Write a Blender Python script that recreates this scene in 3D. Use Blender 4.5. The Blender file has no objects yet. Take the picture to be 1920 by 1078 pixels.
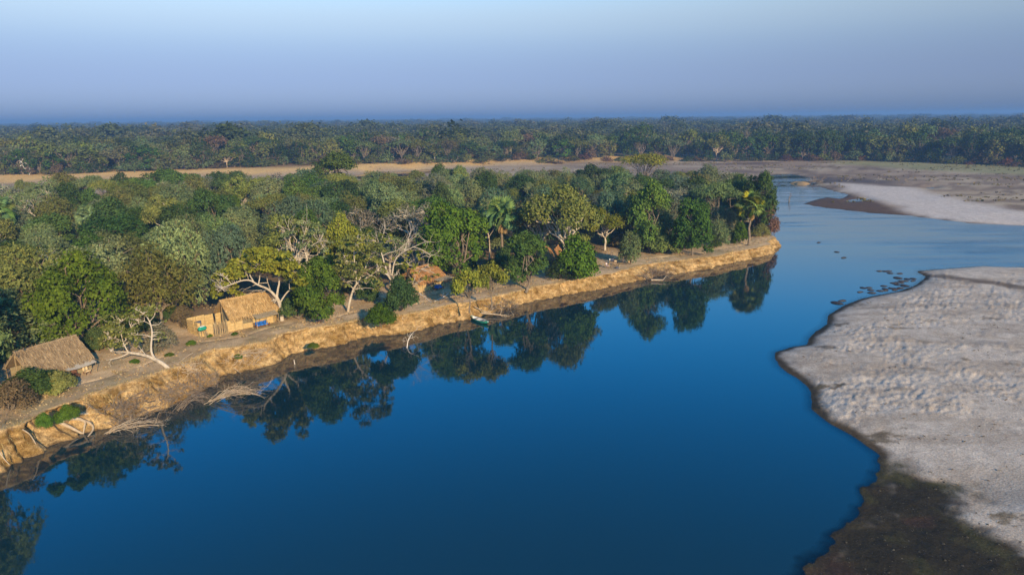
import bpy, math, random
import numpy as np
from mathutils import Matrix, Vector

SC = bpy.context.scene
COL = SC.collection
random.seed(7)

# ------------------------------------------------------------------ camera
F = 1297.0                       # focal length in pixels of the 1920 wide photograph
CAM_Z = 27.0
PITCH = math.atan((539 - 220) / F)
ROLL = math.atan(19 / 1920)
FW = np.array([0, math.cos(PITCH), -math.sin(PITCH)])
R0 = np.array([1.0, 0, 0]); U0 = np.cross(R0, FW)
RT = math.cos(ROLL) * R0 - math.sin(ROLL) * U0
UP = np.cross(RT, FW)
CPOS = np.array([0, 0, CAM_Z])
cam = bpy.data.cameras.new('camera'); camo = bpy.data.objects.new('camera', cam)
COL.objects.link(camo); SC.camera = camo
cam.sensor_width = 36; cam.lens = 36 * F / 1920
cam.clip_start = 0.5; cam.clip_end = 40000
camo.matrix_world = Matrix(((RT[0], UP[0], -FW[0], 0), (RT[1], UP[1], -FW[1], 0), (RT[2], UP[2], -FW[2], CAM_Z), (0, 0, 0, 1)))

# ------------------------------------------------------------------ sky and sun
SUN_EL, SUN_AZ = 19.0, 153.0     # degrees; azimuth clockwise from +Y (sun behind the camera, to the right)
world = bpy.data.worlds.new('World'); SC.world = world; world.use_nodes = True
nt = world.node_tree; bg = nt.nodes['Background']
sky = nt.nodes.new('ShaderNodeTexSky'); sky.sky_type = 'NISHITA'; sky.sun_disc = False
sky.sun_elevation = math.radians(SUN_EL); sky.sun_rotation = math.radians(SUN_AZ)
sky.air_density = 1.0; sky.dust_density = 1.0; sky.ozone_density = 2.0
tc = nt.nodes.new('ShaderNodeTexCoord'); sep = nt.nodes.new('ShaderNodeSeparateXYZ')
nt.links.new(tc.outputs['Generated'], sep.inputs[0])
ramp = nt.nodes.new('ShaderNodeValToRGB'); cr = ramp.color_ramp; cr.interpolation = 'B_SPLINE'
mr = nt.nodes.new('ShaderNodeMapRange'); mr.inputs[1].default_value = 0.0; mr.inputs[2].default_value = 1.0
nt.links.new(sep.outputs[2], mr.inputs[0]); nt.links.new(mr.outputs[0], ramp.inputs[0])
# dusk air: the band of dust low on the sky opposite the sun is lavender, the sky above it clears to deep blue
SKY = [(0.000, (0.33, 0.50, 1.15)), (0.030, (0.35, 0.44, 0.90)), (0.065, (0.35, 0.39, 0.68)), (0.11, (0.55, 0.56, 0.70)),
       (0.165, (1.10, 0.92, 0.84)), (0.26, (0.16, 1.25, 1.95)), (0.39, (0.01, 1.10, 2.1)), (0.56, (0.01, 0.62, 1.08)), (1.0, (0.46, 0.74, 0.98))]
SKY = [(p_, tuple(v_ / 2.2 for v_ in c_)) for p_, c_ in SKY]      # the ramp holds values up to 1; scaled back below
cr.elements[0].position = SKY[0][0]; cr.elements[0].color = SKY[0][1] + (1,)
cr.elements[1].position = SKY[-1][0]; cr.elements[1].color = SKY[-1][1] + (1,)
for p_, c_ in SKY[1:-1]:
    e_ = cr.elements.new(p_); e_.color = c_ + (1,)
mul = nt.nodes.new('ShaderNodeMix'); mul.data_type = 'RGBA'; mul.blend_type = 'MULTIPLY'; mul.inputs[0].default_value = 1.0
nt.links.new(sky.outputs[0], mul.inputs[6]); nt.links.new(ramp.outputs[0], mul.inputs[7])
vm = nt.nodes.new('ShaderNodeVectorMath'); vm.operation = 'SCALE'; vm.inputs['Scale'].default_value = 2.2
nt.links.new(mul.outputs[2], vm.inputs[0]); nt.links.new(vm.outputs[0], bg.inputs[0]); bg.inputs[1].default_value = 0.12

sun = bpy.data.lights.new('sun', 'SUN'); suno = bpy.data.objects.new('sun', sun); COL.objects.link(suno)
sun.energy = 5.0; sun.angle = math.radians(0.6); sun.color = (1.0, 0.74, 0.44)
sd = Vector((math.sin(math.radians(SUN_AZ)) * math.cos(math.radians(SUN_EL)), math.cos(math.radians(SUN_AZ)) * math.cos(math.radians(SUN_EL)), math.sin(math.radians(SUN_EL))))
suno.rotation_euler = (-sd).to_track_quat('-Z', 'Y').to_euler(); suno.location = (60, -90, 60)

vs = SC.view_settings
vs.view_transform = 'Standard'; vs.look = 'None'; vs.gamma = 1.0; vs.exposure = 0.55; vs.use_curve_mapping = False
SC.cycles.use_denoising = True
SC.cycles.max_bounces = 6; SC.cycles.diffuse_bounces = 2; SC.cycles.glossy_bounces = 2; SC.cycles.transmission_bounces = 2
SC.cycles.transparent_max_bounces = 4; SC.cycles.volume_bounces = 0
SC.cycles.caustics_reflective = False; SC.cycles.caustics_refractive = False

# ------------------------------------------------------------------ projection helpers (place things on the ground)
def ray(px, py): return FW + RT * ((px - 960) / F) + UP * ((539 - py) / F)
def P(px, py, z=0.0):
    d = ray(px, py); return CPOS + d * ((z - CAM_Z) / d[2])
def PY(px, py, Y):
    d = ray(px, py); return CPOS + d * (Y / d[1])
def proj(p):
    d = np.asarray(p, float) - CPOS; z = d @ FW
    return 960 + F * (d @ RT) / z, 539 - F * (d @ UP) / z, z
def zplat(x):                    # height of the camp terrace over the water
    return np.interp(x, [-45, -25, -5, 50], [2.45, 2.35, 1.95, 1.7])
def PG(px, py):
    z = 2.1
    for _ in range(4):
        p = P(px, py, z); z = float(zplat(p[0])) + GN_(p[0], p[1])
    p[2] = z
    return p

_T = {}
def vnoise(x, y, seed=0):
    if seed not in _T: _T[seed] = np.random.RandomState(seed + 11).rand(256, 256)
    t = _T[seed]
    x = np.asarray(x, float); y = np.asarray(y, float)
    xi = np.floor(x).astype(int); yi = np.floor(y).astype(int)
    fx = x - xi; fy = y - yi
    fx = fx * fx * (3 - 2 * fx); fy = fy * fy * (3 - 2 * fy)
    a = t[xi & 255, yi & 255]; b = t[(xi + 1) & 255, yi & 255]; c = t[xi & 255, (yi + 1) & 255]; d = t[(xi + 1) & 255, (yi + 1) & 255]
    return (a * (1 - fx) + b * fx) * (1 - fy) + (c * (1 - fx) + d * fx) * fy
def fbm(x, y, seed=0, o=4):
    s = 0; a = 0.5; n = 0
    for i in range(o):
        s = s + a * vnoise(x, y, seed + i); n += a; a *= .5; x = x * 2.03 + 5.1; y = y * 2.03 + 1.7
    return s / n
def GN_(x, y): return float(gnoise(x, y))
def gnoise(x, y): return (fbm(np.asarray(x) / 9.0, np.asarray(y) / 9.0, 3, 3) - .5) * .35

# ------------------------------------------------------------------ mesh buffer
class MB:
    def __init__(s): s.v = []; s.q = []; s.t = []; s.n = 0
    def add(s, v, q=None, t=None):
        v = np.asarray(v, float).reshape(-1, 3)
        if q is not None and len(q): s.q.append(np.asarray(q, int).reshape(-1, 4) + s.n)
        if t is not None and len(t): s.t.append(np.asarray(t, int).reshape(-1, 3) + s.n)
        s.v.append(v); s.n += len(v)
    def tube(s, pts, rad, n=6, cap=True):
        pts = np.asarray(pts, float); m = len(pts)
        rad = np.asarray(rad, float) if np.ndim(rad) else np.full(m, float(rad))
        tg = np.gradient(pts, axis=0); tg /= (np.linalg.norm(tg, axis=1, keepdims=True) + 1e-9)
        ref = np.array([0, 0, 1.0]) if abs(tg[:, 2]).mean() < .8 else np.array([1.0, 0, 0])
        a = np.cross(tg, ref); a /= (np.linalg.norm(a, axis=1, keepdims=True) + 1e-9); b = np.cross(tg, a)
        th = np.arange(n) * 2 * math.pi / n
        ring = pts[:, None] + rad[:, None, None] * (a[:, None] * np.cos(th)[None, :, None] + b[:, None] * np.sin(th)[None, :, None])
        i = np.arange(m - 1)[:, None] * n; j = np.arange(n)[None]; k = (j + 1) % n
        q = np.stack([i + j, i + k, i + n + k, i + n + j], -1).reshape(-1, 4)
        v = ring.reshape(-1, 3); t = []
        if cap:
            v = np.vstack([v, pts[:1], pts[-1:]]); A = m * n; B = A + 1
            t = [(A, (x + 1) % n, x) for x in range(n)] + [(B, (m - 1) * n + x, (m - 1) * n + (x + 1) % n) for x in range(n)]
        s.add(v, q, t)
    def box(s, c, size, rot=None):
        h = np.asarray(size, float) / 2
        v = np.array([[x, y, z] for x in (-1, 1) for y in (-1, 1) for z in (-1, 1)]) * h
        if rot is not None: v = v @ np.asarray(rot).T
        s.add(v + np.asarray(c, float), [(0, 1, 3, 2), (4, 6, 7, 5), (0, 4, 5, 1), (2, 3, 7, 6), (0, 2, 6, 4), (1, 5, 7, 3)])
    def leaves(s, C, N, size, asp, rng, T=None):
        m = len(C)
        if m == 0: return
        N = N / (np.linalg.norm(N, axis=1, keepdims=True) + 1e-9)
        if T is None: T = rng.normal(size=(m, 3))
        t = T - N * (T * N).sum(1, keepdims=True); t /= (np.linalg.norm(t, axis=1, keepdims=True) + 1e-9)
        b = np.cross(N, t); sz = np.asarray(size).reshape(-1, 1) if np.ndim(size) else size
        v = np.stack([C + t * sz * asp, C + b * sz, C - t * sz * asp, C - b * sz], 1).reshape(-1, 3)
        s.add(v, np.arange(4 * m).reshape(-1, 4))
    def mesh(s, name, mats, smooth=False, mi=None):
        me = bpy.data.meshes.new(name)
        v = np.vstack(s.v); q = np.vstack(s.q) if s.q else np.zeros((0, 4), int); t = np.vstack(s.t) if s.t else np.zeros((0, 3), int)
        me.vertices.add(len(v)); me.vertices.foreach_set('co', v.ravel())
        nl = 4 * len(q) + 3 * len(t); me.loops.add(nl)
        me.loops.foreach_set('vertex_index', np.concatenate([q.ravel(), t.ravel()]).astype(np.int32))
        me.polygons.add(len(q) + len(t))
        ls = np.concatenate([np.arange(len(q)) * 4, 4 * len(q) + np.arange(len(t)) * 3]).astype(np.int32)
        me.polygons.foreach_set('loop_start', ls)
        me.polygons.foreach_set('use_smooth', np.full(len(q) + len(t), smooth))
        for m in (mats if isinstance(mats, (list, tuple)) else [mats]): me.materials.append(m)
        me.update(calc_edges=True); me.validate()
        return me
    def build(s, name, mat, parent=None, smooth=False, **tags):
        return link(name, s.mesh(name, mat, smooth), parent, **tags)

def link(name, data, parent=None, label=None, cat=None, group=None, kind=None, loc=None, rot=None, scale=None, color=None):
    o = bpy.data.objects.new(name, data); COL.objects.link(o)
    if parent is not None: o.parent = parent
    if label: o['label'] = label
    if cat: o['category'] = cat
    if group: o['group'] = group
    if kind: o['kind'] = kind
    if loc is not None: o.location = loc
    if rot is not None: o.rotation_euler = rot
    if scale is not None: o.scale = scale
    if color is not None: o.color = (*color, 1)
    return o

# ------------------------------------------------------------------ materials
class N:
    def __init__(s, name):
        s.m = bpy.data.materials.new(name); s.m.use_nodes = True; s.nt = s.m.node_tree
        s.b = s.nt.nodes['Principled BSDF']; s.out = s.nt.nodes['Material Output']
    def new(s, t, **k):
        n = s.nt.nodes.new(t)
        for a, v in k.items(): setattr(n, a, v)
        return n
    def l(s, a, b): s.nt.links.new(a, b)
    def noise(s, scale, detail=4, rough=.6, vec=None):
        n = s.new('ShaderNodeTexNoise'); n.inputs['Scale'].default_value = scale; n.inputs['Detail'].default_value = detail; n.inputs['Roughness'].default_value = rough
        if vec is not None: s.l(vec, n.inputs['Vector'])
        return n.outputs[0]
    def pos(s, sc=(1, 1, 1), obj=False):
        if obj: src = s.new('ShaderNodeTexCoord').outputs['Object']
        else: src = s.new('ShaderNodeNewGeometry').outputs['Position']
        m = s.new('ShaderNodeMapping'); m.inputs['Scale'].default_value = sc; s.l(src, m.inputs[0]); return m.outputs[0]
    def ramp(s, fac, stops):
        r = s.new('ShaderNodeValToRGB'); e = r.color_ramp.elements
        e[0].position = stops[0][0]; e[0].color = (*stops[0][1], 1); e[1].position = stops[-1][0]; e[1].color = (*stops[-1][1], 1)
        for p, c in stops[1:-1]: x = e.new(p); x.color = (*c, 1)
        s.l(fac, r.inputs[0]); return r.outputs[0]
    def mix(s, fac, a, b, mode='MIX'):
        m = s.new('ShaderNodeMix', data_type='RGBA', blend_type=mode)
        for v, i in ((fac, 0), (a, 6), (b, 7)):
            if hasattr(v, 'is_linked'): s.l(v, m.inputs[i])
            else: m.inputs[i].default_value = v if i == 0 else (*v, 1)
        return m.outputs[2]
    def rng(s, v, a, b, c=0., d=1.):
        m = s.new('ShaderNodeMapRange'); s.l(v, m.inputs[0])
        for i, x in enumerate((a, b, c, d)): m.inputs[i + 1].default_value = x
        return m.outputs[0]
    def bump(s, h, strength, dist):
        b = s.new('ShaderNodeBump'); b.inputs['Strength'].default_value = strength; b.inputs['Distance'].default_value = dist
        s.l(h, b.inputs['Height']); s.l(b.outputs[0], s.b.inputs['Normal'])
    def col(s, c):
        if hasattr(c, 'is_linked'): s.l(c, s.b.inputs['Base Color'])
        else: s.b.inputs['Base Color'].default_value = (*c, 1)
    def rough(s, r): s.b.inputs['Roughness'].default_value = r; s.b.inputs['Specular IOR Level'].default_value = .25

def plain(name, c, rough=.85, var=.25, scale=6., obj=True):
    n = N(name); v = n.noise(scale, 5, .65, n.pos(obj=obj))
    n.col(n.ramp(v, [(.25, tuple(x * (1 - var) for x in c)), (.75, tuple(min(1, x * (1 + var)) for x in c))])); n.rough(rough)
    return n.m

def leaf_material(name, transl=.16, inst=False, stops=None):
    n = N(name); geo = n.new('ShaderNodeNewGeometry'); oi = n.new('ShaderNodeObjectInfo')
    base = oi.outputs['Color'] if not inst else n.ramp(oi.outputs['Random'], stops)
    k = n.ramp(geo.outputs['Random Per Island'], [(0, (.6, .65, .6)), (.5, (.95, .95, .92)), (.88, (1.2, 1.17, 1.05)), (1, (1.5, 1.35, 1.1))])
    c = n.mix(1.0, base, k, 'MULTIPLY')
    big = n.ramp(n.noise(.45, 2, .5, n.pos()), [(.3, (.78, .85, .9)), (.7, (1.2, 1.12, 1.0))])
    c = n.mix(1.0, c, big, 'MULTIPLY')
    d = n.new('ShaderNodeBsdfDiffuse'); n.l(c, d.inputs[0])
    t = n.new('ShaderNodeBsdfTranslucent'); n.l(n.mix(1.0, c, (1.1, 1.15, .6), 'MULTIPLY'), t.inputs[0])
    mx = n.new('ShaderNodeMixShader'); mx.inputs[0].default_value = transl; n.l(d.outputs[0], mx.inputs[1]); n.l(t.outputs[0], mx.inputs[2])
    n.l(mx.outputs[0], n.out.inputs[0]); n.nt.nodes.remove(n.b)
    return n.m

def bark_material(name, a, b, scale=3.):
    n = N(name); v = n.noise(scale, 6, .7, n.pos((1, 1, .35)))
    n.col(n.ramp(v, [(.3, a), (.7, b)])); n.rough(.9); n.bump(n.noise(scale * 5, 4, .7, n.pos((1, 1, .3))), .6, .05)
    return n.m

M_LEAF = leaf_material('foliage')
M_BARK = bark_material('bark', (.10, .075, .05), (.24, .19, .135))
M_PALE = bark_material('pale_bark', (.30, .25, .19), (.55, .48, .38))
M_DEAD = bark_material('dead_wood', (.26, .19, .12), (.52, .42, .30))
M_TWIG = bark_material('dry_twigs', (.11, .085, .06), (.27, .21, .155))
M_BONE = bark_material('bleached_wood', (.52, .45, .38), (.74, .67, .58))

def attr_ground(name, bumps, fine=1.0):
    n = N(name); a = n.new('ShaderNodeAttribute'); a.attribute_name = 'col'
    k1 = n.ramp(n.noise(.9 * fine, 6, .7, n.pos()), [(.28, (.72, .70, .68)), (.72, (1.25, 1.24, 1.22))])
    k2 = n.ramp(n.noise(7. * fine, 4, .75, n.pos()), [(.3, (.62, .6, .58)), (.7, (1.28, 1.26, 1.24))])
    n.col(n.mix(1.0, n.mix(1.0, a.outputs[0], k1, 'MULTIPLY'), k2, 'MULTIPLY')); n.rough(.95)
    n.b.inputs['Specular IOR Level'].default_value = .08
    n.bump(n.noise(bumps[0], 5, .7, n.pos()), bumps[1], bumps[2])
    return n.m
M_GROUND = attr_ground('dry_ground', (3.0, .6, .05))
M_SAND = attr_ground('pale_sand', (4.5, .7, .07), .9)

# ------------------------------------------------------------------ land outlines
def W2(pts, z=0.0): return np.array([P(x, y, z)[:2] for x, y in pts])
def sdist(poly, x, y):
    """signed distance to a closed polygon, positive inside"""
    x = np.asarray(x, float); y = np.asarray(y, float)
    best = np.full(x.shape, 1e18); ins = np.zeros(x.shape, bool)
    a = poly; b = np.roll(poly, -1, 0)
    for (x0, y0), (x1, y1) in zip(a, b):
        dx, dy = x1 - x0, y1 - y0; L = dx * dx + dy * dy + 1e-12
        t = np.clip(((x - x0) * dx + (y - y0) * dy) / L, 0, 1)
        best = np.minimum(best, (x - x0 - t * dx) ** 2 + (y - y0 - t * dy) ** 2)
        c = ((y0 > y) != (y1 > y)); xx = x0 + (y - y0) * dx / (dy if abs(dy) > 1e-12 else 1e-12)
        ins ^= c & (x < xx)
    return np.sqrt(best) * np.where(ins, 1, -1)
def sstep(a, b, x):
    t = np.clip((x - a) / (b - a), 0, 1); return t * t * (3 - 2 * t)

TOP = [(0, 812), (53, 791), (106, 763), (151, 749), (192, 731), (261, 717), (314, 693), (338, 682), (407, 654), (494, 644), (523, 627), (581, 618),
       (641, 611), (687, 596), (756, 591), (823, 576), (881, 566), (941, 552), (1002, 540), (1055, 531), (1104, 522), (1174, 507), (1198, 499),
       (1262, 489), (1309, 487), (1378, 474), (1418, 466), (1442, 458), (1453, 446), (1446, 439)]
def edge_pt(px, py):
    z = 2.2
    for _ in range(4): p = P(px, py, z); z = float(zplat(p[0]))
    return p[:2]
EDGE = [(-80, -30), (-66, 5), (-56, 25), (-48, 39), (-44.5, 46)] + [tuple(edge_pt(*p)) for p in TOP] + [(56.5, 152), (56.5, 163), (62, 178), (70, 196), (76, 208)]
EDGE = np.array(EDGE)
CAMP = np.vstack([EDGE, [(72, 232), (30, 240), (0, 238), (-60, 216), (-130, 206), (-220, 200), (-340, 190), (-340, -30)]])
SHORE_FAR = [(1430, 329), (1484, 327), (1515, 334), (1552, 340), (1522, 346), (1555, 357), (1590, 366), (1580, 372), (1549, 370), (1530, 374), (1506, 383),
             (1537, 389), (1633, 400), (1703, 405), (1760, 412), (1816, 419), (1920, 424), (2300, 450), (2600, 470)]
SHORE_NEAR = [(2600, 498), (2300, 500), (1920, 502), (1836, 500), (1751, 506), (1717, 509), (1737, 519), (1717, 535), (1684, 547), (1650, 553), (1616, 560), (1580, 574), (1554, 591),
              (1550, 608), (1530, 622), (1516, 634), (1514, 646), (1480, 652), (1454, 661), (1454, 674), (1462, 687), (1478, 699), (1497, 709), (1511, 721), (1521, 735), (1521, 752),
              (1523, 767), (1540, 781), (1559, 795), (1602, 819), (1650, 853), (1655, 880), (1630, 950), (1560, 1030), (1490, 1110), (1300, 1500)]
inl = EDGE + np.array([-2.2, 2.2])
RIVER = np.vstack([inl[:-5], [(52, 160), (60, 180), (72, 210), (88, 245), (100, 280)], W2(SHORE_FAR), W2(SHORE_NEAR), [(12, -30)]])
GRAVEL = W2([(1655, 865), (1732, 891), (1799, 915), (1814, 973), (1925, 1024), (2300, 1200), (1300, 1500), (1480, 1110), (1560, 1030), (1630, 950)])
GRASSY = W2([(1540, 301), (1700, 301), (1920, 307), (2500, 320), (2500, 350), (1920, 328), (1750, 319), (1600, 309)], .8)
PALE = W2([(1575, 344), (1700, 352), (1800, 378), (1920, 396), (2500, 445), (2500, 470), (1920, 423), (1816, 418), (1740, 408), (1690, 396), (1640, 374), (1590, 357)], .4)
WETT = W2([(1500, 384), (1545, 369), (1600, 366), (1640, 378), (1700, 398), (1740, 408), (1700, 407), (1633, 402)], .2)
DARKM = W2([(1500, 330), (1560, 334), (1660, 340), (1700, 346), (1640, 346), (1560, 342)], .4)
POOLS = [W2([(1588, 377), (1622, 373), (1626, 376), (1612, 379), (1590, 380)]), W2([(1729, 351), (1756, 351), (1753, 355), (1735, 354)]), W2([(640, 335), (690, 322), (780, 316), (835, 312), (850, 316), (800, 327), (720, 340)])]
FB = [(-2500, 424), (-900, 380), (-300, 358), (0, 345), (300, 335), (560, 329), (690, 321), (830, 314), (1000, 309), (1150, 305), (1300, 302), (1450, 300), (1600, 300), (1750, 303), (1920, 307), (2300, 316), (2900, 330)]
_fb = W2(FB, .5); FB_A = np.arctan2(_fb[:, 0], _fb[:, 1]); FB_R = np.hypot(_fb[:, 0], _fb[:, 1])
def farline(x, y): return np.hypot(x, y) - np.interp(np.arctan2(x, y), FB_A, FB_R)

def low_land(x, y, dr):
    """height of sand and mud; dr = distance from the river (positive on land)"""
    z = np.where(dr > 0, .35 * (1 - np.exp(-dr / 4)) + .4 * (1 - np.exp(-dr / 60.)), np.maximum(dr * .25, -1.5))
    z = z + (fbm(x / 22, y / 9, 21, 4) - .5) * .5 * np.clip(dr / 10, 0, 1)
    for i, pl in enumerate(POOLS):
        z = z - sstep(-3, 2, sdist(pl, x, y)) * .75
    fb = farline(x, y)
    left = sstep(60, -10, x - .18 * y)
    z = z + sstep(0, 7, fb) * (1.2 + 1.1 * left) + sstep(0, 60, fb) * .5 + (fbm(x / 40, y / 40, 31, 3) - .5) * sstep(5, 60, fb) * 1.2
    return z
def ground_h(x, y):
    dr = -sdist(RIVER, x, y); dc = sdist(CAMP, x, y)
    z = low_land(x, y, dr)
    near = sstep(150, 120, y) + (y < 120)
    w = np.where(dc < 60, sstep(1.6, 3.4, dc), 1.0)
    wb = sstep(0, 9, dc)
    w = np.where(y - .15 * x > 165, wb, w)
    plat = zplat(x) + gnoise(x, y)
    return z * (1 - w) + plat * w, dr, dc
def lerpc(a, b, t): return a * (1 - t[:, None]) + np.asarray(b)[None] * t[:, None]
def ground_col(x, y, dr, dc):
    n1 = fbm(x / 30, y / 12, 41, 4); n2 = fbm(x / 5, y / 5, 51, 4)
    c = np.tile(np.array([.30, .225, .155]), (len(x), 1))
    c = lerpc(c, (.42, .34, .235), sstep(.45, .65, n1)); c = lerpc(c, (.20, .145, .10), sstep(.5, .6, fbm(x / 70, y / 5, 63, 3)) * .8); c = lerpc(c, (.13, .09, .065), sstep(.56, .72, fbm(x / 45, y / 7, 61, 4)) * .8)
    c = lerpc(c, (.46, .36, .235), sstep(60, 0, x) * .6)
    inw = lambda p, e: sstep(-e, e, sdist(p, x, y) + (n1 - .5) * e * 2)
    c = lerpc(c, (.115, .072, .045), inw(WETT, 2)); c = lerpc(c, (.095, .075, .07), inw(DARKM, 6) * .9)
    c = lerpc(c, (.56, .50, .44), inw(PALE, 4)); c = lerpc(c, (.27, .27, .115), inw(GRASSY, 8) * (.55 + .45 * n2))
    c = lerpc(c, (.07, .05, .035), sstep(2.2, .2, dr) * .85)
    fb = farline(x, y)
    left = sstep(70, -10, x - .18 * y)
    c = lerpc(c, (.62, .42, .17), sstep(-2, 3, fb) * left); c = lerpc(c, (.40, .32, .16), sstep(-8, 3, fb) * (1 - left) * .7)
    c = lerpc(c, (.26, .17, .08), sstep(12, 30, fb)); c = lerpc(c, (.075, .065, .035), sstep(25, 55, fb))
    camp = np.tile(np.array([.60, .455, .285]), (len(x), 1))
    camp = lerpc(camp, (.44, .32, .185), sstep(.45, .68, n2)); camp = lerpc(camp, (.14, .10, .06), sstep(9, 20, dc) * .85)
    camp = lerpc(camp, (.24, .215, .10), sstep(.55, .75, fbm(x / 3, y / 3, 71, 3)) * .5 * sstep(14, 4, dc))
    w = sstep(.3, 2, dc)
    return c * (1 - w[:, None]) + camp * w[:, None]

def polar_grid(name, ang, rad, fn, mat, smooth=True, keep=None, **tags):
    A, R = np.meshgrid(ang, rad); x = (R * np.sin(A)).ravel(); y = (R * np.cos(A)).ravel()
    z, col = fn(x, y)
    n, m = len(ang), len(rad)
    i = np.arange(m - 1)[:, None] * n; j = np.arange(n - 1)[None]
    q = np.stack([i + j, i + j + 1, i + n + j + 1, i + n + j], -1).reshape(-1, 4)
    if keep is not None: q = q[keep(x, y, z)[q].all(1)]
    used = np.unique(q); mp = np.full(len(x), -1); mp[used] = np.arange(len(used))
    mb = MB(); mb.add(np.stack([x, y, z], 1)[used], mp[q])
    me = mb.mesh(name, mat, smooth)
    a = me.color_attributes.new('col', 'FLOAT_COLOR', 'POINT')
    a.data.foreach_set('color', np.hstack([np.clip(col[used], 0, 1), np.ones((len(used), 1))]).astype(np.float32).ravel())
    return link(name, me, **tags)

# radial steps that keep the sheet evenly fine in the picture
dep = np.linspace(math.atan2(27, 22), math.atan2(27, 700), 430); rad1 = 27 / np.tan(dep)
rad = np.concatenate([rad1, np.geomspace(rad1[-1] * 1.05, 14000, 40)])
ang = np.radians(np.linspace(-62, 62, 560))
def _g(x, y):
    z, dr, dc = ground_h(x, y)
    px = x / np.maximum(y, 1) ; nearbar = (dc < -3) & (np.hypot(x, y) < 150) & (px > .3)
    z = np.where(nearbar, np.minimum(z, -.8), z)
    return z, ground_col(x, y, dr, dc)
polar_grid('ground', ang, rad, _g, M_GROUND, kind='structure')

DARKS = [(1572, 603, 20, 4, .8), (1545, 647, 22, 4, .7), (1556, 719, 32, 5, .9), (1655, 812, 36, 9, .8), (1690, 614, 24, 3, .6), (1676, 607, 14, 2, .7), (1740, 690, 22, 4, .5), (1735, 641, 14, 3, .5),
         (1812, 674, 14, 4, .7), (1862, 597, 22, 3, .6), (1900, 684, 20, 3, .5), (1600, 566, 30, 4, .5), (1830, 752, 9, 3, .4), (1842, 766, 6, 3, .4), (1880, 962, 40, 12, .8), (1690, 728, 18, 4, .4),
         (1740, 600, 26, 3, .4), (1770, 572, 30, 2, .35), (1655, 646, 10, 3, .4), (1570, 672, 6, 2, .4), (1620, 753, 9, 2, .35), (1695, 799, 6, 2, .4), (1906, 662, 8, 2, .4), (1650, 575, 40, 3, .35)]
def _s(x, y):
    dr = -sdist(RIVER, x, y); dr = dr + (fbm(x / 1.6, y / 1.6, 83, 3) - .5) * .5 * sstep(-1, 1, dr)
    gr = sstep(-1.3, 1.3, sdist(GRAVEL, x, y) + (fbm(x / 2, y / 2, 81, 4) - .5) * 4.5)
    hum = (fbm(x / .55, y / .55, 91, 3) - .5) * .17 + (vnoise(x / .3, y / .3, 95) - .5) * .07 + (fbm(x / 7, y / 7, 93, 2) - .5) * .3
    amp = .12 + 1.1 * sstep(.40, .62, fbm(x / 9, y / 9, 97, 3))
    z = np.where(dr > 0, .45 * (1 - np.exp(-dr / 1.6)) + .45 * (1 - np.exp(-dr / 16.)) + hum * amp * np.clip(dr / 2.0, 0, 1), np.maximum(dr * .16, -.9))
    zg = .05 + .02 * np.clip(dr, -8, 8) + (fbm(x / 1.1, y / 1.1, 85, 4) - .5) * .14
    z = np.where(dr > 0, z * (.45 + .55 * sstep(-1.0, -6.0, sdist(GRAVEL, x, y))), z)
    z = z * (1 - gr) + zg * gr
    n = fbm(x / 2.5, y / 2.5, 87, 4)
    c = np.tile(np.array([.52, .455, .375]), (len(x), 1)); c = lerpc(c, (.45, .38, .30), sstep(.45, .7, n)); c = lerpc(c, (.36, .30, .235), sstep(.52, .68, fbm(x / 9, y / 2.2, 98, 4)) * .6)
    wet = sstep(1.3 , .35, dr + (n - .5) * 1.2); c = lerpc(c, (.085, .062, .036), wet)
    for px, py, hw, hh, k in DARKS:
        q = P(px, py, .7); s = q[1] / F * 1.05; ax = np.hypot(P(px + hw, py, .7)[0] - q[0], .01); ay = abs(P(px, py + hh, .7)[1] - q[1])
        e = ((x - q[0]) / ax) ** 2 + ((y - q[1]) / ay) ** 2 + (fbm(x / .8, y / .5, 89, 4) - .5) * 3.2
        c = lerpc(c, (.12, .09, .05), sstep(1.2, .2, e) * k)
    creek = W2([(1737, 512), (1800, 521), (1920, 540), (2100, 566), (2100, 578), (1920, 548), (1800, 528), (1740, 519)], .3)
    c = lerpc(c, (.13, .095, .065), sstep(-1.0, 1.0, sdist(creek, x, y) + (n - .5) * 2) * .85)
    g = np.tile(np.array([.035, .03, .02]), (len(x), 1)); g = lerpc(g, (.075, .07, .03), sstep(.5, .75, n) * .7); g = lerpc(g, (.06, .036, .026), sstep(.55, .75, fbm(x / 4, y / 2, 99, 3)) * .7)
    c = c * (1 - gr[:, None]) + g * gr[:, None]
    return z, c
def _keep(x, y, z):
    d = np.stack([x, y, 0 * x], 1) - CPOS; zz = d @ FW; px = 960 + F * (d @ RT) / zz; py = 539 - F * (d @ UP) / zz
    return (z > -.6) & (px > 1200) & (py > 492) & ((px > 1440) | (py > 640))
angs = np.radians(np.linspace(17, 58, 520)); deps = np.linspace(math.atan2(27, 24), math.atan2(27, 150), 470)
polar_grid('sandbar', angs, 27 / np.tan(deps), _s, M_SAND, keep=_keep, kind='structure')

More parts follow.
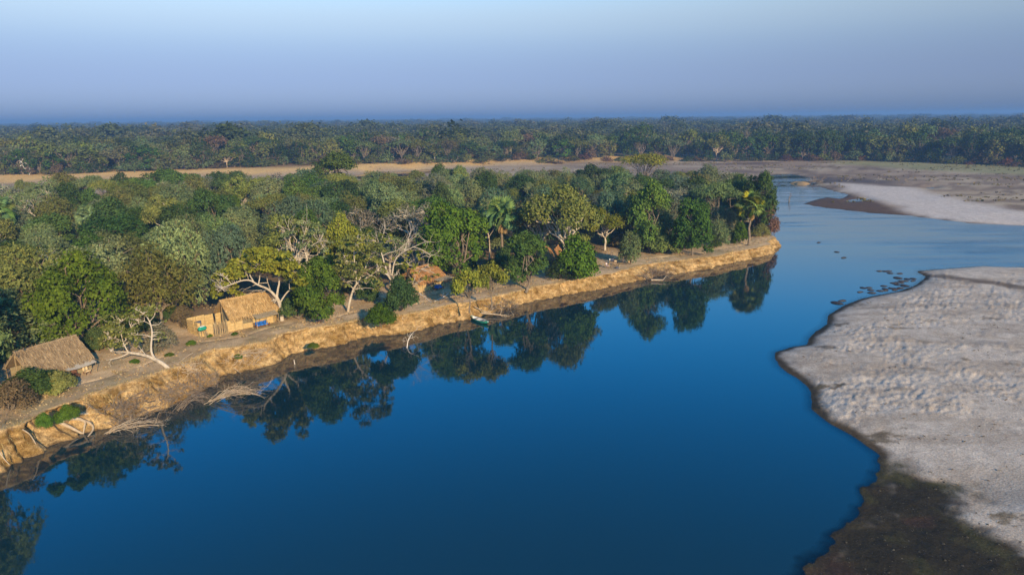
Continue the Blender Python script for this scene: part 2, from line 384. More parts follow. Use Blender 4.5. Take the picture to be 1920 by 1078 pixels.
# ------------------------------------------------------------------ river water
n = N('river_water'); tcw = n.pos((1, 1, 1))
sepw = n.new('ShaderNodeSeparateXYZ'); n.l(n.new('ShaderNodeNewGeometry').outputs['Position'], sepw.inputs[0])
calm = n.noise(1.1, 3, .5, n.pos((1, 1.6, 1)))
riff = n.noise(1.3, 4, .65, n.pos((.35, 1.4, 1)))
mk = n.new('ShaderNodeMath', operation='MULTIPLY_ADD'); n.l(sepw.outputs[1], mk.inputs[0]); mk.inputs[1].default_value = .55
n.l(sepw.outputs[0], mk.inputs[2])                       # x + .55 y : grows towards the open shallow reach
msk = n.rng(mk.outputs[0], 128, 165)
strk = n.rng(n.noise(1.0, 4, .6, n.pos((.018, .09, 1))), .42, .62)
mm = n.new('ShaderNodeMath', operation='MULTIPLY'); n.l(msk, mm.inputs[0]); n.l(strk, mm.inputs[1])
hm = n.new('ShaderNodeMath', operation='MULTIPLY'); n.l(riff, hm.inputs[0]); n.l(mm.outputs[0], hm.inputs[1])
h2 = n.new('ShaderNodeMath', operation='MULTIPLY_ADD'); n.l(calm, h2.inputs[0]); h2.inputs[1].default_value = .035; n.l(hm.outputs[0], h2.inputs[2])
n.bump(h2.outputs[0], .5, .16)
n.col((.004, .026, .036)); n.b.inputs['Roughness'].default_value = .035; n.b.inputs['IOR'].default_value = 1.75
n.b.inputs['Specular IOR Level'].default_value = .5
M_WATER = n.m
# shallows: the bed shows through where the water is thin
sa = n.new('ShaderNodeAttribute'); sa.attribute_name = 'col'; tr = n.new('ShaderNodeBsdfTransparent'); tr.inputs[0].default_value = (.55, .72, .78, 1); gl = n.new('ShaderNodeBsdfGlossy'); gl.inputs['Roughness'].default_value = .05
fz = n.new('ShaderNodeFresnel'); fz.inputs[0].default_value = 1.4; m1 = n.new('ShaderNodeMixShader'); n.l(fz.outputs[0], m1.inputs[0]); n.l(tr.outputs[0], m1.inputs[1]); n.l(gl.outputs[0], m1.inputs[2])
m2 = n.new('ShaderNodeMixShader'); n.l(sa.outputs['Fac'], m2.inputs[0]); n.l(n.b.outputs[0], m2.inputs[1]); n.l(m1.outputs[0], m2.inputs[2]); n.l(m2.outputs[0], n.out.inputs[0])
def _w(x, y):
    zb = _s(x, y)[0]; inb = (x > .28 * y) & (y < 150) & (sdist(CAMP, x, y) < -3)
    sh = np.where(inb, np.clip(1 + zb / .16, 0, 1) ** 1.3 * .92, 0.)
    return np.zeros(len(x)), np.repeat(sh[:, None], 3, 1)
depw = np.linspace(math.atan2(27, 14), math.atan2(27, 170), 300); radw = np.concatenate([27 / np.tan(depw), [200, 300, 500, 900]])
polar_grid('river_water', np.radians(np.concatenate([np.linspace(-64, 12, 20), np.linspace(13, 60, 260)])), radw, _w, M_WATER, kind='structure')

# ------------------------------------------------------------------ eroded river bank
def resample(p, step):
    d = np.r_[0, np.cumsum(np.hypot(*np.diff(p, axis=0).T))]; s = np.arange(0, d[-1], step)
    return np.stack([np.interp(s, d, p[:, 0]), np.interp(s, d, p[:, 1])], 1), s
def chaikin(p, k=2):
    for _ in range(k):
        q = np.empty((2 * len(p) - 2, 2)); q[0::2] = .75 * p[:-1] + .25 * p[1:]; q[1::2] = .25 * p[:-1] + .75 * p[1:]; p = np.vstack([p[:1], q, p[-1:]])
    return p
bp, bs = resample(chaikin(EDGE), .15)
tg = np.gradient(bp, axis=0); tg /= np.linalg.norm(tg, axis=1, keepdims=True); bn = np.stack([tg[:, 1], -tg[:, 0]], 1)
for _ in range(6): bn[1:-1] = (bn[:-2] + bn[1:-1] + bn[2:]) / 3
bn /= np.linalg.norm(bn, axis=1, keepdims=True)
bp = bp + bn * (((fbm(bs / 4.5, bs * 0, 5, 2) - .5) * 1.3 + (fbm(bs / 1.1, bs * 0 + 3, 6, 3) - .5) * .7)[:, None])
bw = .45 + 1.5 * sstep(.35, .75, fbm(bs / 9, bs * 0 + 9, 8, 2)) + 1.0 * np.exp(-((bp[:, 1] - 62) / 6) ** 2) * (bp[:, 0] < 0)
bz = zplat(bp[:, 0])
ROWS = [('i', a) for a in (-4.6, -3.6, -2.6, -1.6, -.9, -.45, -.15)] + [('f', t) for t in np.linspace(0, 1.45, 40)]
def bank_point(k, t, j=None):
    """point on the bank face: column index k (array), t 0 = lip, 1 = water line"""
    s = bs[k]; z0 = bz[k] + gnoise(bp[k, 0], bp[k, 1])
    env = np.clip(t * 6, 0, 1)
    fis = np.abs(fbm(s / .8, s * 0 + t * .35 + 2, 12, 3) - .5) * 2
    gully = sstep(.62, .74, fbm(s / 2.6, s * 0 + t * .2 + 40, 13, 2))
    # crumbling earth falls back in rough steps, not in one smooth slope
    tt = t * 5.0 + (fbm(s / 1.7, t * 1.5 + s * 0 + 50, 15, 3) - .5) * 3.0; fr = tt - np.floor(tt); stp = (np.floor(tt) + sstep(.45, .95, fr)) / 5.0
    prof = t ** 1.2 * .45 + np.clip(stp, -.1, 1.3) * .55
    off = bw[k] * prof - .14 * np.exp(-((t - .12) / .08) ** 2)
    off = off + env * ((.28 - fis) * .75 - gully * .75 + (fbm(s / .55, t * 4.0 + s * 0, 14, 4) - .5) * .85 + (fbm(s / 3.5, t * 1.2 + s * 0, 16, 2) - .5) * .8)
    off = off + .5 * sstep(.6, .95, t) * fbm(s / 2.2, s * 0 + 7, 18, 3)
    z = np.where(t <= 1, z0 * (1 - t), -(t - 1) * 2.4) + env * (t < 1.05) * (fbm(s / .5, t * 5 + s * 0 + 30, 19, 3) - .5) * .3
    return np.stack([bp[k, 0] + bn[k, 0] * off, bp[k, 1] + bn[k, 1] * off, z], 1)
ks = np.arange(len(bp)); rows = []; rcol = []
for kind_, t in ROWS:
    if kind_ == 'i':
        xy = bp + bn * t; z = bz + gnoise(xy[:, 0], xy[:, 1]) + (.07 if t > -3 else (.03 if t > -4 else -.2)) + (fbm(xy[:, 0] / .9, xy[:, 1] / .9, 22, 3) - .5) * .08
        rows.append(np.stack([xy[:, 0], xy[:, 1], z], 1))
        c = ground_col(xy[:, 0], xy[:, 1], np.full(len(ks), 50.), np.full(len(ks), 3.)); c = lerpc(c, (.40, .30, .17), np.full(len(ks), sstep(-.7, -.1, t)))
    else:
        p = bank_point(ks, np.full(len(ks), t)); rows.append(p)
        m = fbm(bs / 1.0, bs * 0 + t * 3.5, 24, 4)
        c = np.tile(np.array([.38, .265, .125]), (len(ks), 1)); c = lerpc(c, (.50, .36, .18), sstep(.5, .7, m)); c = lerpc(c, (.20, .125, .04), sstep(.5, .32, m) * .9)
        c = lerpc(c, (.30, .20, .085), sstep(.52, .62, fbm(bs / 6, bs * 0 + t * 9, 26, 3)) * .7)
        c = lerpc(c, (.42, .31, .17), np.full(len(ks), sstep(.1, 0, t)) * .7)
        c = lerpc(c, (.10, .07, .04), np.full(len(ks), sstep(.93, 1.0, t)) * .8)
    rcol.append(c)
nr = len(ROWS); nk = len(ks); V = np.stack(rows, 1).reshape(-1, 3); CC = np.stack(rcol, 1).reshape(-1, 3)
i = np.arange(nk - 1)[:, None] * nr; j = np.arange(nr - 1)[None]
q = np.stack([i + j, i + j + 1, i + nr + j + 1, i + nr + j], -1).reshape(-1, 4)
mb = MB(); mb.add(V, q)
n = N('ochre_bank'); a = n.new('ShaderNodeAttribute'); a.attribute_name = 'col'
k1 = n.ramp(n.noise(1.5, 6, .72, n.pos((1, 1, 1.6))), [(.33, (.45, .40, .34)), (.55, (1., .98, .95)), (.7, (1.35, 1.33, 1.28))]); k2 = n.ramp(n.noise(7, 4, .8, n.pos((1, 1, 1.2))), [(.33, (.5, .46, .42)), (.68, (1.35, 1.33, 1.3))])
n.col(n.mix(1., n.mix(1., a.outputs[0], k1, 'MULTIPLY'), k2, 'MULTIPLY')); n.rough(.95); n.b.inputs['Specular IOR Level'].default_value = .05
n.bump(n.noise(4, 6, .72, n.pos((1, 1, 1))), .9, .09)
me = mb.mesh('river_bank', [n.m, M_GROUND], True); me.polygons.foreach_set('material_index', np.tile((np.arange(nr - 1) < 6).astype(np.int32), nk - 1)); a = me.color_attributes.new('col', 'FLOAT_COLOR', 'POINT')
a.data.foreach_set('color', np.hstack([CC, np.ones((len(CC), 1))]).astype(np.float32).ravel())
link('river_bank', me, kind='structure')

# ------------------------------------------------------------------ trees: shared shapes
def curve(a, b, n, rng, wob=.12, sag=0.):
    a = np.asarray(a, float); b = np.asarray(b, float); t = np.linspace(0, 1, n)[:, None]; L = np.linalg.norm(b - a)
    w = rng.normal(size=(n, 3)) * wob * L * np.sin(t * math.pi) * .5
    p = a + (b - a) * t + w; p[:, 2] += (sag * L * np.sin(t * math.pi)).ravel(); return p
def grow(mb, p, d, L, r, depth, rng, n=5, spread=.7, lift=.0, kids=(2, 4), tips=None, shrink=.68):
    d = d / np.linalg.norm(d); pts = [np.asarray(p, float)]; dd = d.copy()
    for i in range(4):
        dd = dd + rng.normal(size=3) * .22; dd[2] += lift; dd /= np.linalg.norm(dd); pts.append(pts[-1] + dd * L / 4)
    r1 = r * .6 if depth else r * .3
    mb.tube(pts, np.linspace(r, r1, 5), n if depth else 3, cap=False)
    if depth == 0:
        if tips is not None: tips.append(pts[-1])
        return
    for k in range(rng.randint(kids[0], kids[1] + 1)):
        at = pts[rng.randint(2, 5)]; nd = dd + rng.normal(size=3) * spread
        grow(mb, at, nd, L * shrink * rng.uniform(.75, 1.2), r1 * rng.uniform(.7, 1), depth - 1, rng, max(3, n - 1), spread, lift, kids, tips, shrink)
def udir(n, rng, zmin=-.35):
    v = rng.normal(size=(n * 3 + 30, 3)); v /= np.linalg.norm(v, axis=1, keepdims=True); v = v[v[:, 2] > zmin]; return v[:n]
def blob_leaves(mb, blobs, style, n, rng, leaf):
    w = np.array([b[3] * b[4] for b in blobs]); k = rng.choice(len(blobs), n, p=w / w.sum()); B = np.array(blobs)[k]
    d = udir(n, rng); B = B[:len(d)]
    r = 1 - np.abs(rng.normal(size=len(d))) * .2; r = np.clip(r, .25, 1.05)
    c = B[:, :3] + d * B[:, 3:6] * r[:, None]
    if style == 'feather':          # drooping sprays of small leaflets
        sd_ = d * .9 + rng.normal(size=d.shape) * .45; sd_[:, 2] += .12; sd_ /= np.linalg.norm(sd_, axis=1, keepdims=True)
        for t in np.linspace(0, 1, 6):
            q = c + sd_ * (t * leaf * 3.4); q[:, 2] -= t * t * leaf * 1.3
            T = sd_ + rng.normal(size=d.shape) * .5
            mb.leaves(q + rng.normal(size=d.shape) * leaf * .35, d * 1.0 + rng.normal(size=d.shape) * .5 + [0, 0, .15], leaf * rng.uniform(.3, .55, len(q)), 2.1, rng, T)
    else:                           # tufts of broad leaves
        m = 9 if style == 'broad' else 12
        for t in range(m):
            q = c + rng.normal(size=d.shape) * leaf * (1.0 if style == 'broad' else 1.35)
            mb.leaves(q, d * 1.0 + rng.normal(size=d.shape) * .5 + [0, 0, .25], leaf * rng.uniform(.42, .8, len(q)), 1.4, rng)

def shape_blobs(kind, rng):
    H, Wd = 9.0, 9.0; b = []
    if kind == 'umbrella':
        for _ in range(15):
            a = rng.uniform(0, 6.28); r = 4.0 * math.sqrt(rng.uniform(0, 1)); s = rng.uniform(1.1, 1.9)
            b.append((r * math.cos(a), r * math.sin(a), 7.6 - .07 * r * r + rng.uniform(-.4, .3), s * 1.25, s * 1.25, s * .45))
    elif kind == 'tall':
        for i in range(13):
            h = rng.uniform(1.6, 8); r = (1 - abs(h - 4.5) / 5.5) * 3.0 * math.sqrt(rng.uniform(.1, 1)); a = rng.uniform(0, 6.28); s = rng.uniform(1.0, 1.7)
            b.append((r * math.cos(a), r * math.sin(a), h, s, s, s))
        b.append((0, 0, 8, 1.1, 1.1, 1.1))
    elif kind == 'open':
        for i in range(17):
            a = rng.uniform(0, 6.28); r = 3.7 * math.sqrt(rng.uniform(.05, 1)); s = rng.uniform(.7, 1.25)
            b.append((r * math.cos(a), r * math.sin(a), 7.6 - .16 * r * r + rng.uniform(-1.2, .5), s * 1.15, s * 1.15, s * .75))
    elif kind == 'bush':
        for i in range(9):
            a = rng.uniform(0, 6.28); r = 2.9 * math.sqrt(rng.uniform(0, 1)); s = rng.uniform(1.4, 2.2)
            b.append((r * math.cos(a), r * math.sin(a), max(1.2, 6.4 - .45 * r * r * .9 + rng.uniform(-1.6, .3)), s, s, s * 1.15))
        for i in range(6):
            a = rng.uniform(0, 6.28); b.append((2.9 * math.cos(a), 2.9 * math.sin(a), rng.uniform(1.2, 3), 1.5, 1.5, 1.7))
    elif kind == 'dense':
        for i in range(16):
            a = rng.uniform(0, 6.28); r = 3.3 * math.sqrt(rng.uniform(0, 1)); s = rng.uniform(1.0, 1.7)
            b.append((r * math.cos(a), r * math.sin(a), 7.4 - .24 * r * r + rng.uniform(-1.4, .5), s, s, s * .95))
        for i in range(16):
            a = rng.uniform(0, 6.28); z = rng.uniform(1.0, 4.8); r = rng.uniform(2.3, 3.5) * (.7 + .07 * z); s = rng.uniform(1.1, 1.5); b.append((r * math.cos(a), r * math.sin(a), z, s, s, s * 1.1))
    else:                            # round dome
        for i in range(15):
            a = rng.uniform(0, 6.28); r = 3.4 * math.sqrt(rng.uniform(0, 1)); s = rng.uniform(1.1, 1.9)
            b.append((r * math.cos(a), r * math.sin(a), 7.3 - .22 * r * r + rng.uniform(-1.4, .35), s, s, s * .85))
        for i in range(9):
            a = rng.uniform(0, 6.28); r = rng.uniform(2.4, 3.5); b.append((r * math.cos(a), r * math.sin(a), rng.uniform(1.7, 4.2), 1.35, 1.35, 1.25))
    return b
def make_variant(name, kind, style, n, leaf, seed, bare=0., wood=None):
    """crown and trunk meshes scaled to a 1 m wide, 1 m high tree"""
    rng = np.random.RandomState(seed); b = shape_blobs(kind, rng); mc = MB()
    blob_leaves(mc, b, style, n, rng, leaf)
    mt = MB(); fork = {'bush': .4, 'tall': 1.2, 'open': 2.6}.get(kind, 1.5)
    base = curve((0, 0, -.3), (rng.normal() * .3, rng.normal() * .3, fork), 5, rng, .08)
    mt.tube(base, np.linspace(.25, .17, 5) * (1.0 if kind != 'bush' else .6), 7)
    for bl in b:
        p = curve(base[-1], np.array(bl[:3]) + [0, 0, .25 * bl[5]], 6, rng, .16, .06)
        mt.tube(p, np.linspace(.115, .035, 6), 5, cap=False)
        for k in range(4 if kind != 'open' else 6):
            d = udir(1, rng)[0]; e = np.array(bl[:3]) + d * np.array(bl[3:6]) * (.95 + .35 * bare)
            mt.tube(curve(p[rng.randint(3, 6)], e, 4, rng, .2), np.linspace(.05, .015, 4), 3, cap=False)
    allv = np.vstack(mc.v); lo = np.percentile(allv, .5, axis=0); hi = np.percentile(allv, 99.5, axis=0)
    w = max(hi[0] - lo[0], hi[1] - lo[1]); h = hi[2]
    for m in (mc, mt): m.v = [v / np.array([w, w, h]) for v in m.v]
    return mt.mesh(name + '_trunk', wood or M_BARK), mc.mesh(name + '_crown', M_LEAF)

VAR = {
    'acacia': [make_variant('acacia', ['round', 'dense'][i % 2], 'feather', 2300, .165, 100 + i) for i in range(6)],
    'green': [make_variant('evergreen', 'dense', 'broad', 1500, .18, 200 + i) for i in range(4)],
    'tall': [make_variant('tall', 'tall', 'broad', 1100, .18, 300 + i) for i in range(2)],
    'sausage': [make_variant('open', 'open', 'tuft', 640, .16, 400 + i, wood=M_PALE) for i in range(3)],
    'grey': [make_variant('grey', 'open', 'feather', 520, .17, 500 + i, 1., M_PALE) for i in range(2)],
    'bush': [make_variant('bush', 'bush', 'broad', 950, .27, 600 + i) for i in range(3)],
    'fuzzy': [make_variant('fuzzy', 'bush', 'feather', 1300, .22, 650 + i) for i in range(2)],
    'airy': [make_variant('airy', 'open', 'tuft', 420, .3, 680 + i) for i in range(2)],
    'umbrella': [make_variant('umbrella', 'umbrella', 'feather', 1500, .16, 700 + i) for i in range(2)],
}
CRGB = {'grey-green': (.145, .185, .085), 'olive': (.145, .160, .048), 'dark green': (.052, .088, .030), 'bright green': (.075, .130, .019), 'yellow-green': (.185, .195, .030), 'blue-green': (.090, .135, .085),
        'brown': (.17, .125, .08), 'silver-grey': (.17, .18, .14), 'green': (.072, .125, .028), 'red-brown': (.17, .095, .065)}
KIND = {'airy': ('bush', 'airy bush'), 'acacia': ('acacia_tree', 'feathery acacia'), 'green': ('evergreen_tree', 'dense evergreen'), 'tall': ('tall_tree', 'upright tree'), 'sausage': ('sausage_tree', 'open-limbed tree'),
        'grey': ('thin_tree', 'thin-leaved tree'), 'bush': ('bush', 'leafy bush'), 'fuzzy': ('scrub_bush', 'fine-leaved bush'), 'umbrella': ('umbrella_acacia', 'flat-topped acacia')}
def jitter(c, rng, k=.15):
    m = 1 + rng.normal() * k; return tuple(max(.01, x * m * (1 + rng.normal() * k * .4)) for x in c)
def plant_tree(kind, pos, w, h, colour, label, group, rng, cat='tree', lod=None, dim=1.):
    tm, cm = (lod or VAR)[kind][rng.randint(len((lod or VAR)[kind]))]
    root = link(KIND[kind][0], None, label=label, cat=cat, group=group, loc=tuple(pos))
    root.empty_display_size = .3
    root.rotation_euler = (0, 0, rng.uniform(0, 6.28)); root.scale = (w, w * rng.uniform(.9, 1.1), h)
    link('trunk', tm, root); link('crown', cm, root, color=tuple(x * dim for x in jitter(CRGB[colour], rng)))
    return root
def mpp(p): return proj(p)[2] / F      # metres per photograph pixel at a point

# trees one can point at: base pixel, crown width and height in pixels
rng = np.random.RandomState(5)
HERO = [
 ('acacia', 18, 662, 200, 112, 'grey-green', 'feathery grey-green acacia rising behind the roof of the left thatched hut'),
 ('green', 160, 660, 160, 185, 'bright green', 'big round bright green tree between the left hut and the leaning pale tree'),
 ('acacia', 306, 610, 128, 150, 'olive', 'olive acacia with bare lower trunk just left of the reed-fenced hut'),
 ('grey', 58, 585, 140, 112, 'silver-grey', 'smoky blue-grey half-bare tree above the feathery acacia at the left edge'),
 ('acacia', 338, 580, 125, 160, 'grey-green', 'tall pale acacia behind the olive acacia left of the reed hut'),
 ('acacia', 432, 560, 108, 135, 'blue-green', 'blue-green dome-shaped acacia behind the reed hut gable'),
 ('tall', 603, 607, 85, 122, 'bright green', 'slim young green tree beside the striped deck chair'),
 ('bush', 560, 598, 62, 46, 'dark green', 'dark bush against the right end of the reed hut'),
 ('green', 645, 545, 78, 140, 'yellow-green', 'yellow-topped dome tree behind the pale-trunked tree right of the deck chair'),
 ('bush', 690, 565, 40, 45, 'dark green', 'dark bush behind the pale trunk and left of the bare grey tree'),
 ('bush', 752, 585, 60, 66, 'dark green', 'dark green bush at the foot of the bare grey tree'),
 ('bush', 716, 612, 60, 44, 'bright green', 'bright green bush spilling over the bank edge below the bare grey tree'),
 ('green', 852, 526, 126, 140, 'bright green', 'broad rich green evergreen standing over the roof of the russet hut'),
 ('airy', 880, 584, 58, 78, 'yellow-green', 'left half of the yellow-green bushes at the bank edge above the canoe'),
 ('airy', 922, 578, 56, 84, 'yellow-green', 'right half of the yellow-green bushes at the bank edge above the canoe'),
 ('tall', 986, 544, 68, 108, 'green', 'green bushy tree right of the tall fan palm, left of the shaded hut'),
 ('bush', 948, 508, 44, 44, 'dark green', 'dark bush at the foot of the tall fan palm'),
 ('sausage', 1058, 505, 150, 150, 'olive', 'wide olive tree spreading over the shaded hut'),
 ('sausage', 1015, 492, 110, 120, 'grey-green', 'greyish open tree between the tall fan palm and the wide olive tree'),
 ('bush', 1082, 524, 78, 80, 'bright green', 'bright green bush right of the shaded hut doorway'),
 ('fuzzy', 1052, 524, 55, 40, 'dark green', 'low dark bush in front of the shaded hut'),
 ('sausage', 1135, 470, 78, 78, 'yellow-green', 'yellow-green tree at the back of the campfire clearing'),
 ('fuzzy', 1182, 496, 48, 62, 'grey-green', 'small pale feathery tree standing alone beside the campfire clearing'),
 ('tall', 1218, 474, 60, 128, 'green', 'vine-hung green tree right of the small pale feathery tree'),
 ('bush', 1232, 474, 62, 48, 'olive', 'olive thicket bush right of the small pale feathery tree'),
 ('green', 1298, 480, 88, 105, 'green', 'green tree leaning over the bank at the middle of the point'),
 ('bush', 1266, 476, 50, 44, 'olive', 'olive bush left of the green tree on the point'),
 ('fuzzy', 1346, 462, 44, 48, 'grey-green', 'round grey-green bush on the point left of the riverside palm'),
 ('bush', 1386, 458, 32, 42, 'bright green', 'vivid green bush against the riverside palm trunk'),
 ('green', 1418, 438, 62, 112, 'dark green', 'dark tree at the right-hand end of the wood over the riverside palm'),
 ('fuzzy', 1436, 440, 38, 60, 'red-brown', 'red-brown dry bush at the right-hand end of the wood'),
 ('fuzzy', 1424, 444, 40, 26, 'olive', 'low olive scrub under the dark tree at the tip of the point'),
 ('umbrella', 1206, 362, 92, 72, 'yellow-green', 'wide flat-topped yellow-green acacia on the skyline of the wood'),
 ('tall', 632, 372, 72, 82, 'green', 'tall green tree standing above the back edge of the wood left of the far water'),
 ('green', 296, 374, 92, 54, 'bright green', 'bright green tree at the back edge of the wood on the left'),
 ('green', 415, 432, 84, 70, 'bright green', 'bright green dome in the wood above the blue-green acacia'),
 ('fuzzy', 906, 372, 44, 36, 'brown', 'brown leafless dome in the wood above the tall fan palm'),
 ('bush', 60, 742, 95, 52, 'dark green', 'dark bush in front of the gable of the left thatched hut'),
 ('bush', 112, 735, 62, 40, 'olive', 'olive bush in front of the awning of the left thatched hut'),
 ('fuzzy', 20, 770, 80, 60, 'brown', 'dry brown brush at the left edge in front of the left hut'),
 ('bush', 84, 802, 32, 30, 'bright green', 'left one of two bright green bushes on the bank lip by the fallen trunks'),
 ('bush', 128, 789, 40, 32, 'bright green', 'right one of two bright green bushes on the bank lip by the fallen trunks'),
 ('fuzzy', 345, 612, 42, 42, 'brown', 'brown thorn bush between the olive acacia and the green tank'),
 ('sausage', 560, 545, 110, 140, 'olive', 'grey-limbed olive tree behind the spreading tree at the reed hut'),
 ('fuzzy', 305, 660, 55, 55, 'silver-grey', 'grey twiggy bush right of the leaning pale tree'),
]
taken = []
for kind, px, py, w, h, colr, lab in HERO:
    p = PG(px, py); m = mpp(p)
    plant_tree(kind, (p[0], p[1], p[2] - .05), w * m, h * m * 1.02, colr, lab, None, rng, 'bush' if kind in ('bush', 'fuzzy', 'airy') and h < 90 else 'tree'); taken.append((p[0], p[1], w * m * .36))

for x_, y_, w_, h_, lab in ((-48.4, 57.0, 8.6, 12.8, 'tall acacia just outside the left picture edge, seen in the water'), (-48.6, 49.0, 9.5, 12.8, 'second tall acacia outside the left picture edge, nearer the viewer')):
    plant_tree('acacia', (x_, y_, float(zplat(x_)) - .1), w_, h_, 'grey-green', lab, None, rng); taken.append((x_, y_, 3))
# the wood behind the camp: every tree its own object
FRONT = [(-260, 735), (-60, 715), (0, 700), (100, 655), (190, 665), (250, 635), (318, 600), (352, 572), (400, 556), (500, 548), (560, 556), (640, 556), (700, 545), (780, 522), (850, 515),
         (930, 500), (1010, 498), (1060, 490), (1110, 468), (1170, 464), (1210, 468), (1260, 470), (1330, 466), (1380, 446), (1432, 426)]
FRW = np.array([edge_pt(*p) for p in FRONT])
WOOD = np.vstack([[(-75, 40)], FRW, [(56, 160), (60, 178), (68, 196), (72, 208), (70, 226), (30, 234), (0, 232), (-60, 220), (-130, 200), (-200, 192), (-200, 110), (-110, 50)]])
GAP = np.array([edge_pt(*p) for p in [(335, 612), (350, 560), (420, 545), (520, 540), (540, 575), (440, 590)]])
rng = np.random.RandomState(12)
cand = np.stack([rng.uniform(-200, 85, 9000), rng.uniform(40, 236, 9000)], 1)
okw = (sdist(WOOD, cand[:, 0], cand[:, 1]) > 1.2) & (sdist(GAP, cand[:, 0], cand[:, 1]) < -1)
cand = cand[okw]
fill = []
for x, y in cand:
    pp = proj((x, y, 2))
    if pp[0] < -150 or pp[0] > 1500: continue
    sp = 6.3 + 1.8 * vnoise(x / 25, y / 25, 77)
    if all((x - a) ** 2 + (y - b) ** 2 > (sp * .5 + c) ** 2 for a, b, c in taken) and all((x - a) ** 2 + (y - b) ** 2 > sp * sp for a, b in fill): fill.append((x, y))
LAND = [(-9999, 20, 'left of the left thatched hut'), (20, 110, 'behind the left thatched hut'), (110, 210, 'behind the big bright green tree'), (210, 310, 'behind the olive acacia'),
        (310, 390, 'behind the green tank'), (390, 480, 'behind the reed-fenced hut'), (480, 560, 'behind the spreading tree'), (560, 640, 'behind the deck chair'), (640, 720, 'behind the pale-trunked tree'),
        (720, 800, 'behind the bare grey tree'), (800, 890, 'behind the russet hut'), (890, 970, 'behind the tall fan palm'), (970, 1050, 'behind the shaded hut'), (1050, 1130, 'left of the campfire clearing'),
        (1130, 1210, 'behind the campfire clearing'), (1210, 1290, 'right of the pale feathery tree'), (1290, 1370, 'behind the point'), (1370, 9999, 'behind the riverside palm')]
def ordn(k): return '%d%s' % (k, 'th' if 10 <= k % 100 <= 20 else {1: 'st', 2: 'nd', 3: 'rd'}.get(k % 10, 'th'))
rank = {}
fill.sort(key=lambda q: proj((q[0], q[1], 2))[2])
print('wood trees', len(fill))
for x, y in fill:
    z = float(zplat(x) + gnoise(x, y)); px, py, dz = proj((x, y, z))
    zone = vnoise(x / 22, y / 22, 88); right = sstep(900, 1250, px); u = rng.uniform()
    if u < .62 - .15 * right: kind, colr = 'acacia', rng.choice(['grey-green', 'olive', 'blue-green', 'silver-grey'], p=[.5, .28, .17, .05] if right < .5 else [.36, .2, .44, 0])
    elif u < .76: kind, colr = 'green', rng.choice(['green', 'bright green', 'dark green'], p=[.45, .15, .4] if right < .5 else [.4, .05, .55])
    elif u < .84: kind, colr = 'sausage', rng.choice(['olive', 'grey-green', 'yellow-green'], p=[.5, .4, .1])
    elif u < .90: kind, colr = 'grey', rng.choice(['silver-grey', 'grey-green'])
    elif u < .96: kind, colr = 'tall', rng.choice(['green', 'dark green', 'olive'])
    else: kind, colr = 'umbrella', rng.choice(['olive', 'grey-green'])
    h = rng.uniform(6.0, 10.6) + .6 * zone; w = rng.uniform(6.8, 10.2) * (.8 + .026 * h)
    if kind == 'tall': w *= .75; h *= 1.06
    if dz > 205: h = max(8.2, min(h, 10.2))
    land = next(i for i, l in enumerate(LAND) if l[0] <= px < l[1]); rank[land] = rank.get(land, 0) + 1
    lab = '%s %s, %s tree back in the wood %s' % (colr, KIND[kind][1], ordn(rank[land]), LAND[land][2])
    plant_tree(kind, (x, y, z - .1), w, h, str(colr), lab, 'trees of the wood behind the camp', rng)
# undergrowth: low dark bushes at the front edge of the wood
k = 0; und = {}
for s in np.linspace(.03, .985, 46):
    i = s * (len(FRW) - 1); a = int(i); q = FRW[a] + (FRW[min(a + 1, len(FRW) - 1)] - FRW[a]) * (i - a) + rng.normal(size=2) * .8 + [-.7, .9]
    z = float(zplat(q[0]) + gnoise(q[0], q[1])); px = proj((q[0], q[1], z))[0]
    if px < 0 or 335 < px < 545: continue
    land = next(i for i, l in enumerate(LAND) if l[0] <= px < l[1]); und[land] = und.get(land, 0) + 1
    colr = rng.choice(['dark green', 'olive', 'brown', 'grey-green'], p=[.45, .25, .15, .15])
    plant_tree(rng.choice(['bush', 'fuzzy']), (q[0], q[1], z - .05), rng.uniform(2, 4.2), rng.uniform(1.2, 3.0), str(colr), '%s undergrowth bush, %s from left at wood front %s' % (colr, ordn(und[land]), LAND[land][2]), 'undergrowth bushes along the wood front', rng, 'bush')

# ------------------------------------------------------------------ trees on the far bank
LOD = {
    'acacia': [make_variant('far_acacia', 'dense', 'feather', 260, .34, 820 + i) for i in range(3)],
    'green': [make_variant('far_evergreen', 'dense', 'broad', 200, .36, 830 + i) for i in range(2)],
    'sausage': [make_variant('far_open', 'open', 'tuft', 170, .32, 840 + i, wood=M_DEAD) for i in range(2)],
    'umbrella': [make_variant('far_umbrella', 'umbrella', 'feather', 230, .33, 850 + i) for i in range(3)],
    'grey': [make_variant('far_bare', 'open', 'feather', 90, .3, 860 + i, 1., M_BARK) for i in range(2)],
    'fuzzy': [make_variant('far_scrub', 'bush', 'feather', 150, .5, 870 + i) for i in range(2)],
}
FARBASE = [(-120, 336), (0, 332), (150, 328), (400, 319), (560, 313), (700, 309), (850, 305), (1000, 302), (1150, 298), (1300, 297), (1450, 296), (1600, 296), (1750, 300), (1920, 306), (2060, 310)]
fbx = np.array([q[0] for q in FARBASE]); fby = np.array([q[1] for q in FARBASE])
rng = np.random.RandomState(31)
def far_pos(px, back):
    p = P(px, np.interp(px, fbx, fby), 2.4); d = p[:2] / np.linalg.norm(p[:2]); q = p[:2] + d * back
    z = float(low_land(np.array([q[0]]), np.array([q[1]]), np.array([300.]))[0]); return (q[0], q[1], z - .1)
row1 = 0
